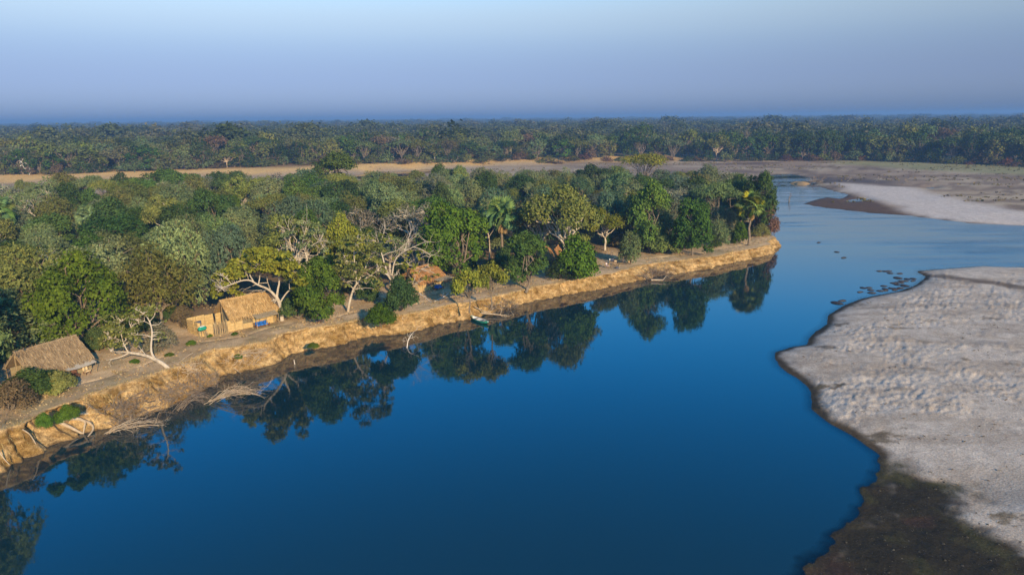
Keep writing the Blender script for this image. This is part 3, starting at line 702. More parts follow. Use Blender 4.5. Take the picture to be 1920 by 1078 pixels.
for rowi, (n_, b0, b1) in enumerate([(64, 0, 9), (62, 12, 26), (56, 30, 48)]):
    for i, px in enumerate(np.linspace(-60, 1990, n_)):
        px = px + rng.uniform(-12, 12)
        u = rng.uniform(); right = px > 1150
        if u < .40: kind, colr = 'acacia', rng.choice(['grey-green', 'olive', 'dark green', 'brown'], p=[.4, .3, .25, .05] if not right else [.25, .1, .65, 0])
        elif u < .64: kind, colr = 'umbrella', rng.choice(['olive', 'brown', 'grey-green', 'dark green'], p=[.35, .08, .42, .15] if not right else [.15, .02, .3, .53])
        elif u < .92: kind, colr = 'green', rng.choice(['green', 'dark green', 'olive'], p=[.3, .4, .3])
        elif u < .98: kind, colr = 'sausage', rng.choice(['olive', 'grey-green'])
        else: kind, colr = 'grey', 'silver-grey'
        h = rng.uniform(9, 13.5) + 2.2 * rowi * rng.uniform(.3, 1) + (2 if right else 0); w = rng.uniform(10, 18) * (1.15 if kind == 'umbrella' else 1)
        plant_tree(kind, far_pos(px, rng.uniform(b0, b1)), w, h, str(colr), '%s %s on the far bank, %s from the left in its %s row' % (colr, KIND[kind][1], ordn(i + 1), ['front', 'second', 'third'][rowi]), 'trees along the far bank', rng, lod=LOD, dim=.8)
for i, px in enumerate(np.linspace(-40, 1960, 84)):
    colr = 'red-brown' if (px > 880 and rng.uniform() < .22) else rng.choice(['brown', 'grey-green', 'olive', 'dark green'])
    plant_tree('fuzzy', far_pos(px + rng.uniform(-9, 9), rng.uniform(-4, 3)), rng.uniform(6, 12), rng.uniform(2.5, 7) * (.75 if colr == 'red-brown' else 1), str(colr), '%s scrub bush, %s from the left at the foot of the far trees' % (colr, ordn(i + 1)), 'scrub at the foot of the far trees', rng, 'bush', lod=LOD, dim=.8)
p = far_pos(55, -2); 
mb = MB(); r2 = np.random.RandomState(3); grow(mb, (0, 0, 0), np.array([.05, 0, 1.]), 5.5, .5, 4, r2, 6, .75, .02, (2, 3))
mb.build('dead_tree', M_BONE, label='bleached dead tree on the far bank at the left edge', cat='tree', loc=p)

# the forest that runs to the horizon: too many trees to count
M_FOREST = leaf_material('forest_foliage', .2, True, [(0, (.045, .065, .03)), (.35, (.075, .095, .045)), (.6, (.095, .11, .055)), (.8, (.095, .10, .06)), (1, (.11, .112, .08))])
src = []
for kind, sd_ in (('dense', 901), ('umbrella', 902), ('dense', 903), ('round', 904), ('round', 905)):
    r2 = np.random.RandomState(sd_); bl = shape_blobs(kind, r2); mb = MB(); blob_leaves(mb, bl, 'broad', 90, r2, .5)
    mb.tube(curve((0, 0, -.3), (.2, 0, 5), 4, r2, .08), np.linspace(.35, .2, 4), 4, cap=False)
    o = bpy.data.objects.new('forest_tree_shape', mb.mesh('forest_tree_shape', M_FOREST)); src.append(o)
rng = np.random.RandomState(41); pts = []; scl = []; rotz = []; idx = []
def scatter(n, r0, r1, s0, s1, flat):
    a = rng.uniform(-.80, .80, n); r = np.sqrt(rng.uniform(r0 * r0, r1 * r1, n)) if r1 < 1500 else r0 * (r1 / r0) ** rng.uniform(0, 1, n)
    x = r * np.sin(a); y = r * np.cos(a); fb = farline(x, y)
    k = fb > 52; x, y, r = x[k], y[k], r[k]
    d = fbm(x / 160, y / 160, 43, 3); k = rng.uniform(size=len(x)) < sstep(.25, .5, d) * .75 + .25; x, y, r = x[k], y[k], r[k]
    s = rng.uniform(s0, s1, len(x)) * (1 + (rng.uniform(size=len(x)) < .05) * .35)
    pts.append(np.stack([x, y, np.full(len(x), 2.2)], 1)); scl.append(np.stack([s * rng.uniform(.95, 1.5, len(x)) * flat, s * rng.uniform(.95, 1.5, len(x)) * flat, s], 1)); rotz.append(rng.uniform(0, 6.28, len(x))); idx.append(rng.randint(0, 5, len(x)))
scatter(3600, 380, 900, 1.15, 1.9, 1.0); scatter(5200, 850, 2400, 1.2, 2.0, 1.25); scatter(5200, 2300, 9000, 1.3, 2.1, 2.2)
pts = np.vstack(pts); scl = np.vstack(scl); rotz = np.concatenate(rotz); idx = np.concatenate(idx)
me = bpy.data.meshes.new('forest'); me.vertices.add(len(pts)); me.vertices.foreach_set('co', pts.ravel())
for nm, tp, arr, key in (('scl', 'FLOAT_VECTOR', scl, 'vector'), ('rz', 'FLOAT', rotz, 'value'), ('idx', 'INT', idx, 'value')):
    at_ = me.attributes.new(nm, tp, 'POINT'); at_.data.foreach_set(key, arr.ravel().astype(np.int32 if tp == 'INT' else np.float32))
fo = link('forest', me, kind='stuff', label='hazy mixed forest running from behind the far bank to the horizon', cat='forest')
ng = bpy.data.node_groups.new('forest_scatter', 'GeometryNodeTree')
ng.interface.new_socket('Geometry', in_out='INPUT', socket_type='NodeSocketGeometry'); ng.interface.new_socket('Geometry', in_out='OUTPUT', socket_type='NodeSocketGeometry')
gi = ng.nodes.new('NodeGroupInput'); go = ng.nodes.new('NodeGroupOutput'); iop = ng.nodes.new('GeometryNodeInstanceOnPoints'); gti = ng.nodes.new('GeometryNodeGeometryToInstance')
for o in reversed(src):
    oi = ng.nodes.new('GeometryNodeObjectInfo'); oi.inputs['Object'].default_value = o; oi.inputs['As Instance'].default_value = False
    ng.links.new(oi.outputs['Geometry'], gti.inputs[0])
def named(nm, tp):
    a_ = ng.nodes.new('GeometryNodeInputNamedAttribute'); a_.data_type = tp; a_.inputs[0].default_value = nm; return a_.outputs[0]
cx = ng.nodes.new('ShaderNodeCombineXYZ'); ng.links.new(named('rz', 'FLOAT'), cx.inputs[2])
ng.links.new(gi.outputs[0], iop.inputs['Points']); ng.links.new(gti.outputs[0], iop.inputs['Instance']); iop.inputs['Pick Instance'].default_value = True
ng.links.new(named('idx', 'INT'), iop.inputs['Instance Index']); ng.links.new(cx.outputs[0], iop.inputs['Rotation']); ng.links.new(named('scl', 'FLOAT_VECTOR'), iop.inputs['Scale'])
ng.links.new(iop.outputs[0], go.inputs[0])
md = fo.modifiers.new('scatter', 'NODES'); md.node_group = ng

# ------------------------------------------------------------------ huts
def straw_material(name, a, b, scale=(1, 1, 1)):
    n = N(name); geo = n.new('ShaderNodeNewGeometry')
    c = n.ramp(geo.outputs['Random Per Island'], [(0, a), (.6, tuple((x + y) / 2 for x, y in zip(a, b))), (1, b)])
    k = n.ramp(n.noise(1.6, 5, .7, n.pos(obj=True)), [(.3, (.72, .7, .68)), (.7, (1.22, 1.2, 1.18))])
    n.col(n.mix(1., c, k, 'MULTIPLY')); n.rough(.9); return n.m
def reed_material(name, a, b):
    n = N(name); w = n.new('ShaderNodeTexWave', wave_type='BANDS', bands_direction='X'); w.inputs['Scale'].default_value = 9; w.inputs['Distortion'].default_value = 1.5; w.inputs['Detail'].default_value = 3
    n.l(n.pos(obj=True), w.inputs[0]); k = n.noise(3, 4, .6, n.pos(obj=True))
    n.col(n.mix(1., n.ramp(w.outputs[0], [(0, a), (1, b)]), n.ramp(k, [(.3, (.78, .76, .72)), (.7, (1.15, 1.15, 1.12))]), 'MULTIPLY')); n.rough(.85); n.bump(w.outputs[0], .5, .03); return n.m
M_THATCH = straw_material('golden_thatch', (.27, .165, .06), (.52, .36, .17)); M_THATCH_OLD = straw_material('weathered_thatch', (.16, .115, .07), (.36, .27, .16)); M_THATCH_RED = straw_material('russet_thatch', (.30, .14, .05), (.48, .27, .11))
M_REED = reed_material('reed_matting', (.40, .27, .11), (.62, .45, .21)); M_REED_OLD = reed_material('weathered_reed', (.22, .18, .11), (.36, .30, .19))
M_POLE = bark_material('pole_wood', (.20, .14, .075), (.40, .30, .16)); M_DARKW = bark_material('dark_timber', (.10, .045, .025), (.17, .08, .045)); M_BIND = plain('reed_binding', (.30, .19, .08))
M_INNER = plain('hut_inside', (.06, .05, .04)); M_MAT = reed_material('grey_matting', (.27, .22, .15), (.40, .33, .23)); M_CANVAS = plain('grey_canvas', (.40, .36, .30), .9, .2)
M_TENT = plain('tent_canvas', (.22, .20, .13)); M_BLUE = plain('blue_cushion', (.02, .13, .42)); M_WHITE = plain('white_cloth', (.72, .70, .66)); M_TEAL = plain('green_plastic', (.015, .22, .15), .45, .15); M_DENIM = plain('dark_cloth', (.06, .07, .10)); M_TAN = plain('tan_canvas', (.62, .46, .26)); M_PINK = plain('striped_cushion', (.60, .48, .46))

def panel(mb, a, b, h, th, z0=0.):
    a = np.asarray(a, float); b = np.asarray(b, float); d = b - a; L = np.linalg.norm(d); d /= L; nn = np.array([-d[1], d[0]])
    R = np.array([[d[0], nn[0], 0], [d[1], nn[1], 0], [0, 0, 1]]); c = (a + b) / 2; mb.box((c[0], c[1], z0 + h / 2), (L, th, h), R)
def reed_wall(root, a, b, h, mat, rng, n=None, gap=.02, z0=0.):
    a = np.asarray(a, float); b = np.asarray(b, float); L = np.linalg.norm(b - a); n = n or max(1, int(round(L / 1.15)))
    for i in range(n):
        p = a + (b - a) * (i / n); q = a + (b - a) * ((i + 1) / n); e = (b - a) / L * gap; hh = h * rng.uniform(.95, 1.05); mb = MB()
        ca = (q - p); ang_ = math.atan2(ca[1], ca[0]); mb.box((0, 0, hh / 2), (np.linalg.norm(q - p) - 2 * gap, .05, hh))
        o = mb.build('reed_panel', mat, root, loc=((p + q)[0] / 2, (p + q)[1] / 2, z0), rot=(rng.normal() * .02, 0, ang_ + rng.normal() * .015))
        m2 = MB()
        for z in (.25, .5, .75):
            for sy in (-1, 1): m2.box((0, sy * .034, hh * z), (np.linalg.norm(q - p) - 2 * gap - .02, .018, .03))
        m2.build('binding', M_BIND, o)
def thatch(root, x0, x1, y0, y1, ye, zr, ze, mat, rng, hip=0., name='thatch_roof'):
    """two thatched slopes: ridge at y=(y0+y1)/2, straw laid down the slope in courses"""
    ym = (y0 + y1) / 2
    roof = MB(); th = .16
    for s, yy in ((0, y0), (1, y1)):
        a0 = np.array([x0, yy, ze]); a1 = np.array([x1, yy, ze]); r0 = np.array([x0, ym, zr]); r1 = np.array([x1 - hip, ym, zr])
        nrm = np.cross(a1 - a0, r0 - a0); nrm /= np.linalg.norm(nrm); nrm *= np.sign(nrm[2]); lo = -nrm * th
        roof.add(np.array([a0, a1, r1, r0, a0 + lo, a1 + lo, r1 + lo, r0 + lo]), [(0, 1, 2, 3), (7, 6, 5, 4), (0, 4, 5, 1), (1, 5, 6, 2), (3, 7, 4, 0)])
    o = roof.build(name, mat, root)
    st = MB(); C = []; T = []; NN = []; SZ = []
    for yy in (y0, y1):
        a0 = np.array([x0, yy, ze]); r0 = np.array([x0, ym, zr]); sl = r0 - a0; L = np.linalg.norm(sl); d = sl / L
        nrm = np.cross([1, 0, 0], d); nrm *= np.sign(nrm[2])
        m = 1500 if yy == y0 else 500
        u = rng.uniform(0, 1, m); v = rng.uniform(-.10, 1, m); xx = x0 + (x1 - hip * np.clip(v, 0, 1) - x0) * u
        pos = np.stack([xx, a0[1] + sl[1] * v, a0[2] + sl[2] * v], 1) + nrm * rng.uniform(.0, .06, (m, 1))
        C.append(pos); T.append(np.tile(d, (m, 1)) + rng.normal(size=(m, 3)) * .12); NN.append(np.tile(nrm, (m, 1)) + rng.normal(size=(m, 3)) * .25); SZ.append(rng.uniform(.025, .05, m))
    st.leaves(np.vstack(C), np.vstack(NN), np.concatenate(SZ), 9.0, rng, np.vstack(T))
    st.build('thatch_straw', mat, o, kind='stuff')
    rc = MB(); rc.tube(np.stack([np.linspace(x0 - .05, x1 - hip + .05, 9), np.full(9, ym), zr + .02 + rng.normal(size=9) * .02], 1), .10, 6); rc.build('ridge_cap', mat, o)
    return o
def pole(root, a, b, r, mat=None, name='pole', n=6):
    mb = MB(); mb.tube([a, (np.asarray(a) + np.asarray(b)) / 2 + np.random.RandomState(int(abs(a[0]) * 100) % 97).normal(size=3) * .02, b], [r, r * .92, r * .85], n); return mb.build(name, mat or M_POLE, root)
def hut_root(name, label, x, y, az, px=None):
    z = float(zplat(x) + gnoise(x, y)); return link(name, None, label=label, cat='hut', loc=(x, y, z), rot=(0, 0, math.radians(90 - az)))
def tent(root, x0, x1, y0, y1, h, hr):
    mb = MB(); ym = (y0 + y1) / 2; v = []
    for x in (x0, x1): v += [(x, y0, 0), (x, y0 + .1, h), (x, ym, hr), (x, y1 - .1, h), (x, y1, 0)]
    mb.add(v, [(0, 5, 6, 1), (1, 6, 7, 2), (2, 7, 8, 3), (3, 8, 9, 4)], [(0, 1, 2), (0, 2, 4), (2, 3, 4), (5, 7, 6), (5, 9, 7), (7, 9, 8)]); mb.build('canvas_tent', M_TENT, root)

hr = np.random.RandomState(61)
# reed-fenced hut in the middle of the camp
h1 = hut_root('reed_hut', 'golden thatched reed hut with lattice window and pole screen under the spreading tree', -34.0, 79.0, 45)
L, D = 6.6, 4.4
thatch(h1, .35, 6.75, -.15, 4.7, 0, 3.45, 1.55, M_THATCH, hr, .55)
reed_wall(h1, (0, .12), (1.95, .12), 1.42, M_REED, hr, 2); 
reed_wall(h1, (1.98, .12), (3.2, .12), .62, M_REED, hr, 1); reed_wall(h1, (3.22, .12), (5.9, .12), 1.42, M_REED, hr, 3); reed_wall(h1, (5.95, .14), (6.7, .75), 1.5, M_REED, hr, 1); reed_wall(h1, (6.72, .8), (6.8, 3.9), 1.5, M_REED, hr, 3); reed_wall(h1, (6.6, 4.3), (.4, 4.3), 1.5, M_REED, hr, 5)
lw = MB()
for k in range(9):
    x = 1.98 + k * .15; lw.box((x, .12, 1.02), (.022, .03, .85), np.array([[math.cos(.6), 0, math.sin(.6)], [0, 1, 0], [-math.sin(.6), 0, math.cos(.6)]])); lw.box((x, .16, 1.02), (.022, .03, .85), np.array([[math.cos(-.6), 0, math.sin(-.6)], [0, 1, 0], [-math.sin(-.6), 0, math.cos(-.6)]]))
lw.build('lattice_window', M_POLE, h1)
for a_, b_ in (((1.96, .12, 0), (1.96, .12, 1.5)), ((3.22, .06, 0), (3.22, .06, 1.5)), ((.5, 2.25, 0), (.5, 2.25, 3.2)), ((.42, .2, 0), (.42, .2, 1.5)), ((.42, 4.3, 0), (.42, 4.3, 1.5)), ((5.92, .05, 0), (5.92, .05, 1.55))): pole(h1, a_, b_, .055, name='post')
tent(h1, .9, 6.1, .7, 3.9, 1.2, 2.6)
for y in (.35, 4.15): pole(h1, (.42, y, 1.5), (.42, 2.25, 3.25), .05, name='rafter')
aw = MB(); aw.add([(3.1, .05, 1.62), (6.0, .05, 1.66), (6.05, -1.15, 1.36), (3.15, -1.2, 1.30), (3.1, .05, 1.57), (6.0, .05, 1.61), (6.05, -1.15, 1.31), (3.15, -1.2, 1.25)], [(0, 1, 2, 3), (7, 6, 5, 4), (3, 2, 6, 7), (0, 3, 7, 4), (1, 5, 6, 2)])
aw.build('awning', M_MAT, h1)
for x in (3.2, 4.4, 6.0): pole(h1, (x, -1.1, 0), (x, -1.1, 1.33), .035, name='awning_post')
reed_wall(h1, (-.02, -.05), (-.02, .12), 1.4, M_REED, hr, 1)
# bathroom enclosure and pole screen
reed_wall(h1, (-1.75, -.25), (-2.7, .7), 1.55, M_REED, hr, 1); reed_wall(h1, (-3.0, .9), (-3.15, 3.9), 1.65, M_REED, hr, 3); reed_wall(h1, (-3.1, 4.1), (.2, 4.4), 1.55, M_REED, hr, 3); reed_wall(h1, (-2.75, .72), (-3.0, .88), 1.6, M_REED, hr, 1)
for k in range(15):
    x = -1.75 + k * .118; hh = 1.55 + hr.uniform(-.12, .32); pole(h1, (x, -.42 + hr.normal() * .03, 0), (x + hr.normal() * .03, -.42 + hr.normal() * .04, hh), .042, name='screen_pole')
sc_ = MB(); sc_.box((-2.0, 3.6, .8), (.8, .12, .7)); sc_.build('shade_cloth', M_DENIM, h1)

def world_of(root, p):
    M_ = Matrix.Translation(root.location) @ root.rotation_euler.to_matrix().to_4x4(); return M_ @ Vector(p)
def place(name, label, cat, root, p, rz=0., group=None):
    w = world_of(root, p); return link(name, None, label=label, cat=cat, loc=w, rot=(0, 0, root.rotation_euler.z + rz), group=group)
# green tank on its pole stand
tk = place('water_tank', 'green plastic water tank on a stand of poles by the reed enclosure', 'tank', h1, (-3.0, -.35, 0), .2)
t_ = MB(); xs = np.linspace(-.5, .5, 9); t_.tube(np.stack([xs, 0 * xs, np.full(9, 1.28)], 1), .26 * np.array([.55, .88, 1, .96, 1, .96, 1, .88, .55]), 12); t_.build('tank', M_TEAL, tk, True)
t_ = MB(); t_.box((-.02, 0, 1.53), (.55, .22, .05)); t_.build('lid', M_WHITE, tk)
for k in range(12): 
    a_ = hr.uniform(-.7, .7); pole(tk, (a_, hr.uniform(-.45, .1), 0), (a_ * .6, hr.uniform(-.05, .1), hr.uniform(.9, 1.15)), .03, name='stand_pole')
def daybed(root, w, cush, cmat):
    f = MB(); f.box((0, 0, .22), (w, .75, .07)); f.build('seat_frame', M_DARKW, root)
    for x in (-w / 2 + .05, w / 2 - .05):
        for y in (-.33, .33): b_ = MB(); b_.box((x, y, .22 if y < 0 else .32), (.08, .08, .44 if y < 0 else .64)); b_.build('leg', M_DARKW, root)
    b_ = MB(); b_.box((0, .34, .52), (w - .1, .05, .16)); b_.build('backrest', M_DARKW, root)
    for k in range(cush):
        b_ = MB(); xx = (k - (cush - 1) / 2) * (w - .25) / cush; ww = (w - .3) / cush
        u = np.linspace(0, 2 * math.pi, 13)[:-1]; lo_ = np.stack([xx + ww / 2 * np.sign(np.cos(u)) * np.abs(np.cos(u)) ** .5, .02 + .3 * np.sign(np.sin(u)) * np.abs(np.sin(u)) ** .5, np.full(12, .27)], 1)
        rings = [lo_, lo_ + [0, 0, .1], (lo_ - [xx, 0, 0]) * [.8, .8, 1] + [xx, 0, .16]]; v = np.vstack(rings + [[(xx, .02, .44)]])
        q_ = [(r * 12 + j, r * 12 + (j + 1) % 12, (r + 1) * 12 + (j + 1) % 12, (r + 1) * 12 + j) for r in range(2) for j in range(12)]
        b_.add(v, q_, [(24 + j, 24 + (j + 1) % 12, 36) for j in range(12)]); b_.build('cushion', cmat, root, True)
        b_ = MB(); b_.box((xx, .22, .52), (ww * .85, .16, .30), np.array([[1, 0, 0], [0, .94, -.34], [0, .34, .94]])); b_.build('pillow', cmat, root)
db = place('daybed', 'dark timber daybed with blue cushions in front of the reed hut', 'bench', h1, (3.95, -.72, 0)); daybed(db, 1.75, 3, M_BLUE)

# left hut
h2 = hut_root('thatched_hut', 'weathered brown thatched hut with open gable at the left of the camp', -45.35, 61.6, 27)
thatch(h2, -.3, 5.75, -.35, 4.5, 0, 3.35, 1.35, M_THATCH_OLD, hr, .1)
reed_wall(h2, (3.0, .15), (5.6, .15), 1.3, M_REED_OLD, hr, 3); reed_wall(h2, (.2, .15), (3.0, .15), 1.2, M_REED_OLD, hr, 3); reed_wall(h2, (5.65, .2), (5.65, 4.1), 1.5, M_REED_OLD, hr, 4); reed_wall(h2, (5.6, 4.2), (.2, 4.2), 1.3, M_REED_OLD, hr, 5)
tent(h2, .8, 5.2, .6, 3.6, 1.1, 2.5)
for a_, b_ in (((-.25, 2.07, 0), (-.25, 2.07, 3.2)), ((-.2, .1, 0), (-.2, .1, 1.4)), ((-.2, 4.1, 0), (-.2, 4.1, 1.4))): pole(h2, a_, b_, .07, name='post')
for y in (-.1, 4.25): pole(h2, (-.28, y, 1.3), (-.28, 2.07, 3.2), .06, name='rafter')
aw = MB(); g = np.linspace(0, 1, 7); v = [(2.6 + 2.9 * a, .1 - 1.15 * b, 1.34 - .28 * b - .10 * math.sin(a * math.pi) * b) for b in (0, .5, 1) for a in g]; v += [(x, y, z - .04) for x, y, z in v]
q_ = [(r * 7 + c, r * 7 + c + 1, r * 7 + c + 8, r * 7 + c + 7) for r in range(2) for c in range(6)]; aw.add(v, q_ + [(d + 21, c + 21, b + 21, a + 21) for a, b, c, d in q_]); aw.build('canvas_awning', M_CANVAS, h2)
for x in (2.7, 4.2, 5.4): pole(h2, (x, -1.0, 0), (x, -1.0, 1.06), .03, name='awning_post')
for k, x in enumerate((3.5, 4.6)):
    cb = place('camp_chair', ['dark red chair under the awning of the left hut', 'orange cushioned chair under the awning of the left hut, nearer the corner'][k], 'chair', h2, (x, -.65, 0))
    b_ = MB(); b_.box((0, 0, .32), (.5, .5, .08)); b_.build('seat', [M_DARKW, M_TAN][k], cb); b_ = MB(); b_.box((0, .25, .62), (.5, .06, .5)); b_.build('backrest', [M_DARKW, M_TAN][k], cb)
    for xx in (-.21, .21):
        for yy in (-.2, .2): b_ = MB(); b_.box((xx, yy, .14), (.05, .05, .28)); b_.build('leg', M_DARKW, cb)

# third hut, half hidden behind the bare grey tree
h3 = hut_root('russet_hut', 'russet thatched reed hut half hidden by the bare grey tree', -13.6, 98.2, 38)
thatch(h3, -.2, 5.6, -.3, 4.2, 0, 3.3, 1.5, M_THATCH_RED, hr, .2)
reed_wall(h3, (0, .1), (1.6, .1), 1.45, M_REED, hr, 2); reed_wall(h3, (3.2, .1), (5.3, .1), 1.45, M_REED, hr, 2); reed_wall(h3, (1.62, .1), (3.18, .1), .6, M_REED, hr, 1); reed_wall(h3, (5.35, .15), (5.35, 4), 1.45, M_REED, hr, 3); reed_wall(h3, (0, .15), (0, 4), 1.45, M_REED, hr, 3); reed_wall(h3, (0, 4), (5.3, 4), 1.45, M_REED, hr, 4)
tent(h3, .6, 5., .5, 3.5, 1.1, 2.4)
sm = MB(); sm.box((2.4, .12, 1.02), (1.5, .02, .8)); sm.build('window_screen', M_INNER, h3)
aw = MB(); aw.add([(2.7, .05, 1.62), (5.9, .05, 1.66), (6.0, -1.4, 1.45), (2.8, -1.4, 1.42), (2.7, .05, 1.57), (5.9, .05, 1.61), (6.0, -1.4, 1.40), (2.8, -1.4, 1.37)], [(0, 1, 2, 3), (7, 6, 5, 4), (3, 2, 6, 7), (0, 3, 7, 4), (1, 5, 6, 2)]); aw.build('awning', M_MAT, h3)
for x in (2.9, 4.4, 5.9): pole(h3, (x, -1.3, 0), (x, -1.3, 1.43), .035, name='awning_post')
db = place('daybed', 'daybed with blue and white cushion in front of the russet hut', 'bench', h3, (3.3, -.8, 0)); daybed(db, 1.5, 2, M_BLUE)
wr = place('stick_fence', 'rough fence of brown sticks at the right end of the russet hut', 'fence', h3, (5.6, 1.2, 0))
for k in range(16): 
    x = k * .16; pole(wr, (x, hr.normal() * .06, 0), (x + hr.normal() * .05, hr.normal() * .06, hr.uniform(.9, 1.35)), .03, M_TWIG, 'stick')
# shaded hut
h4p = PG(1014, 503)
h4 = hut_root('shaded_hut', 'reed hut with dark doorway standing in the shade of the wide olive tree', h4p[0], h4p[1], 62)
thatch(h4, -.3, 4.9, -.4, 4.2, 0, 3.2, 1.6, M_THATCH_RED, hr, .2)
reed_wall(h4, (0, .1), (1.6, .1), 1.55, M_REED, hr, 2); reed_wall(h4, (2.9, .1), (4.5, .1), 1.55, M_REED, hr, 2); reed_wall(h4, (0, .15), (0, 4), 1.5, M_REED, hr, 3); reed_wall(h4, (4.55, .15), (4.55, 4), 1.5, M_REED, hr, 3); reed_wall(h4, (0, 4), (4.5, 4), 1.5, M_REED, hr, 3)
dr_ = MB(); dr_.box((2.25, .3, .85), (1.25, .05, 1.6)); dr_.build('doorway_shade_sheet', M_INNER, h4)  # dark sheet fills the doorway; its colour stands in for the shade inside
for x in (1.62, 2.88): pole(h4, (x, .06, 0), (x, .06, 1.7), .05, name='door_post')

# ------------------------------------------------------------------ camp furniture
dc = PG(598, 605); ch = link('deck_chair', None, label='reclining deck chair with pale striped cushion beside the slim young green tree', cat='chair', loc=dc, rot=(0, 0, -.7))
Rx = lambda a: np.array([[1, 0, 0], [0, math.cos(a), -math.sin(a)], [0, math.sin(a), math.cos(a)]])
b_ = MB(); b_.box((0, .55, .55), (.62, .9, .07), Rx(.75)); b_.build('backrest', M_PINK, ch)
for x in (-.2, .2): s_ = MB(); s_.box((x, .525, .59), (.1, .86, .02), Rx(.75)); s_.build('stripe', M_WHITE, ch)
b_ = MB(); b_.box((0, -.25, .33), (.62, .95, .07), Rx(-.12)); b_.build('seat', M_DENIM, ch)
for x in (-.34, .34):
    pole(ch, (x, -.7, .0), (x, .9, .92), .03, M_DARKW, 'side_rail'); pole(ch, (x, .75, 0), (x, -.35, .5), .03, M_DARKW, 'leg')
for (px, py, hh, lab) in ((1115, 507, 1.0, 'small tan cone beside the bright green bush at the campfire clearing'), (1180, 492, 1.15, 'small tan cone below the small pale feathery tree')):
    p = PG(px, py); mb = MB(); zz = np.linspace(0, hh, 7); mb.tube(np.stack([0 * zz, 0 * zz, zz], 1), np.interp(zz / hh, [0, .08, .5, .9, 1], [.30, .27, .15, .055, .02]), 10); rt = link('reed_cone', None, label=lab, cat='cone', loc=p, group='tan cones at the campfire clearing')
    mb.build('reed_bundle', M_TAN, rt, True); m2 = MB(); m2.tube([(0, 0, hh * .55), (0, 0, hh * .6)], [.15, .145], 10); m2.build('tie', M_BIND, rt)
def camp_chair(px, py, rz, lab, mat):
    p = PG(px, py); c = link('folding_chair', None, label=lab, cat='chair', loc=p, rot=(0, 0, rz), group='folding chairs round the campfire')
    b_ = MB(); b_.box((0, 0, .43), (.5, .45, .04)); b_.build('seat', mat, c); b_ = MB(); b_.box((0, .24, .74), (.5, .03, .34)); b_.build('backrest', mat, c)
    for x in (-.26, .26):
        pole(c, (x, -.24, 0), (x, .22, .45), .02, M_DARKW, 'leg'); pole(c, (x, .24, 0), (x, -.22, .62), .02, M_DARKW, 'leg'); pole(c, (x, .24, .4), (x, .25, .92), .018, M_DARKW, 'back_post'); b_ = MB(); b_.box((x, 0, .64), (.05, .5, .03)); b_.build('armrest', M_DARKW, c)
camp_chair(1139, 503, .9, 'tan folding chair left of the lantern post at the campfire', M_PINK); camp_chair(1153, 498, -.6, 'pale folding chair right of the lantern post at the campfire', M_TAN); camp_chair(1103, 504, 1.3, 'white folding chair tucked against the bright green bush', M_WHITE)
camp_chair(1148, 494, 3.0, 'dark folding chair behind the campfire', M_DENIM)
p = PG(1143, 499); lp = link('lantern_post', None, label='thin post with a white lantern on top at the campfire', cat='lantern', loc=p)
pole(lp, (0, 0, 0), (0, 0, 1.05), .05, M_POLE, 'post'); b_ = MB(); b_.tube([(0, 0, 1.05), (0, 0, 1.12), (0, 0, 1.26), (0, 0, 1.32)], [.07, .1, .09, .03], 8); b_.build('lantern', M_WHITE, lp)
p = PG(1158, 504); fp = link('cooking_pot', None, label='dark pot with a pale lid on the ground right of the campfire chairs', cat='pot', loc=p)
b_ = MB(); b_.tube([(-.1, 0, .02), (-.1, 0, .12), (-.1, 0, .3), (-.1, 0, .34)], [.22, .3, .27, .24], 12); b_.build('pot', M_DENIM, fp); b_ = MB(); b_.tube([(.32, 0, .02), (.32, 0, .05), (.32, 0, .09)], [.2, .18, .04], 12); b_.build('lid', M_WHITE, fp)
# canoe
c0 = P(884, 596, .15); c1 = P(914, 606, .15); mid = (c0 + c1) / 2; dirc = c1 - c0
cn = link('canoe', None, label='green canoe with white inside moored below the yellow-green bushes', cat='canoe', loc=(mid[0], mid[1], 0), rot=(0, 0, math.atan2(dirc[1], dirc[0])))
def hull(off, zoff, mat, nm, inner=False):
    mb = MB(); m = 15; xs = np.linspace(-2.0 + off, 2.0 - off, m); th = np.linspace(-math.pi / 2, math.pi / 2, 9); v = []
    for x in xs:
        k = max(0., 1 - (abs(x) / (2.0)) ** 2.6); w = (.46 - off) * k ** .8 + .012; sheer = .34 + .14 * (abs(x) / 2) ** 3
        for t in th: v.append((x, w * math.sin(t), zoff + sheer - (sheer + .10 - zoff * 0) * math.cos(t) ** .7 * (.35 + .65 * k)))
    q_ = [(i * 9 + j, i * 9 + j + 1, (i + 1) * 9 + j + 1, (i + 1) * 9 + j) for i in range(m - 1) for j in range(8)]
    mb.add(v, q_); return mb.build(nm, mat, cn, True)
hull(0, 0, M_TEAL, 'hull'); hull(.035, .015, M_WHITE, 'inner_lining')
for x in (-.75, .55): b_ = MB(); b_.box((x, 0, .26), (.3, .72, .05)); b_.build('seat', M_DENIM, cn)
b_ = MB(); b_.box((1.5, 0, .4), (.5, .3, .04)); b_.build('deck', M_TEAL, cn); b_ = MB(); b_.box((-1.65, 0, .4), (.35, .26, .04)); b_.build('deck', M_TEAL, cn)
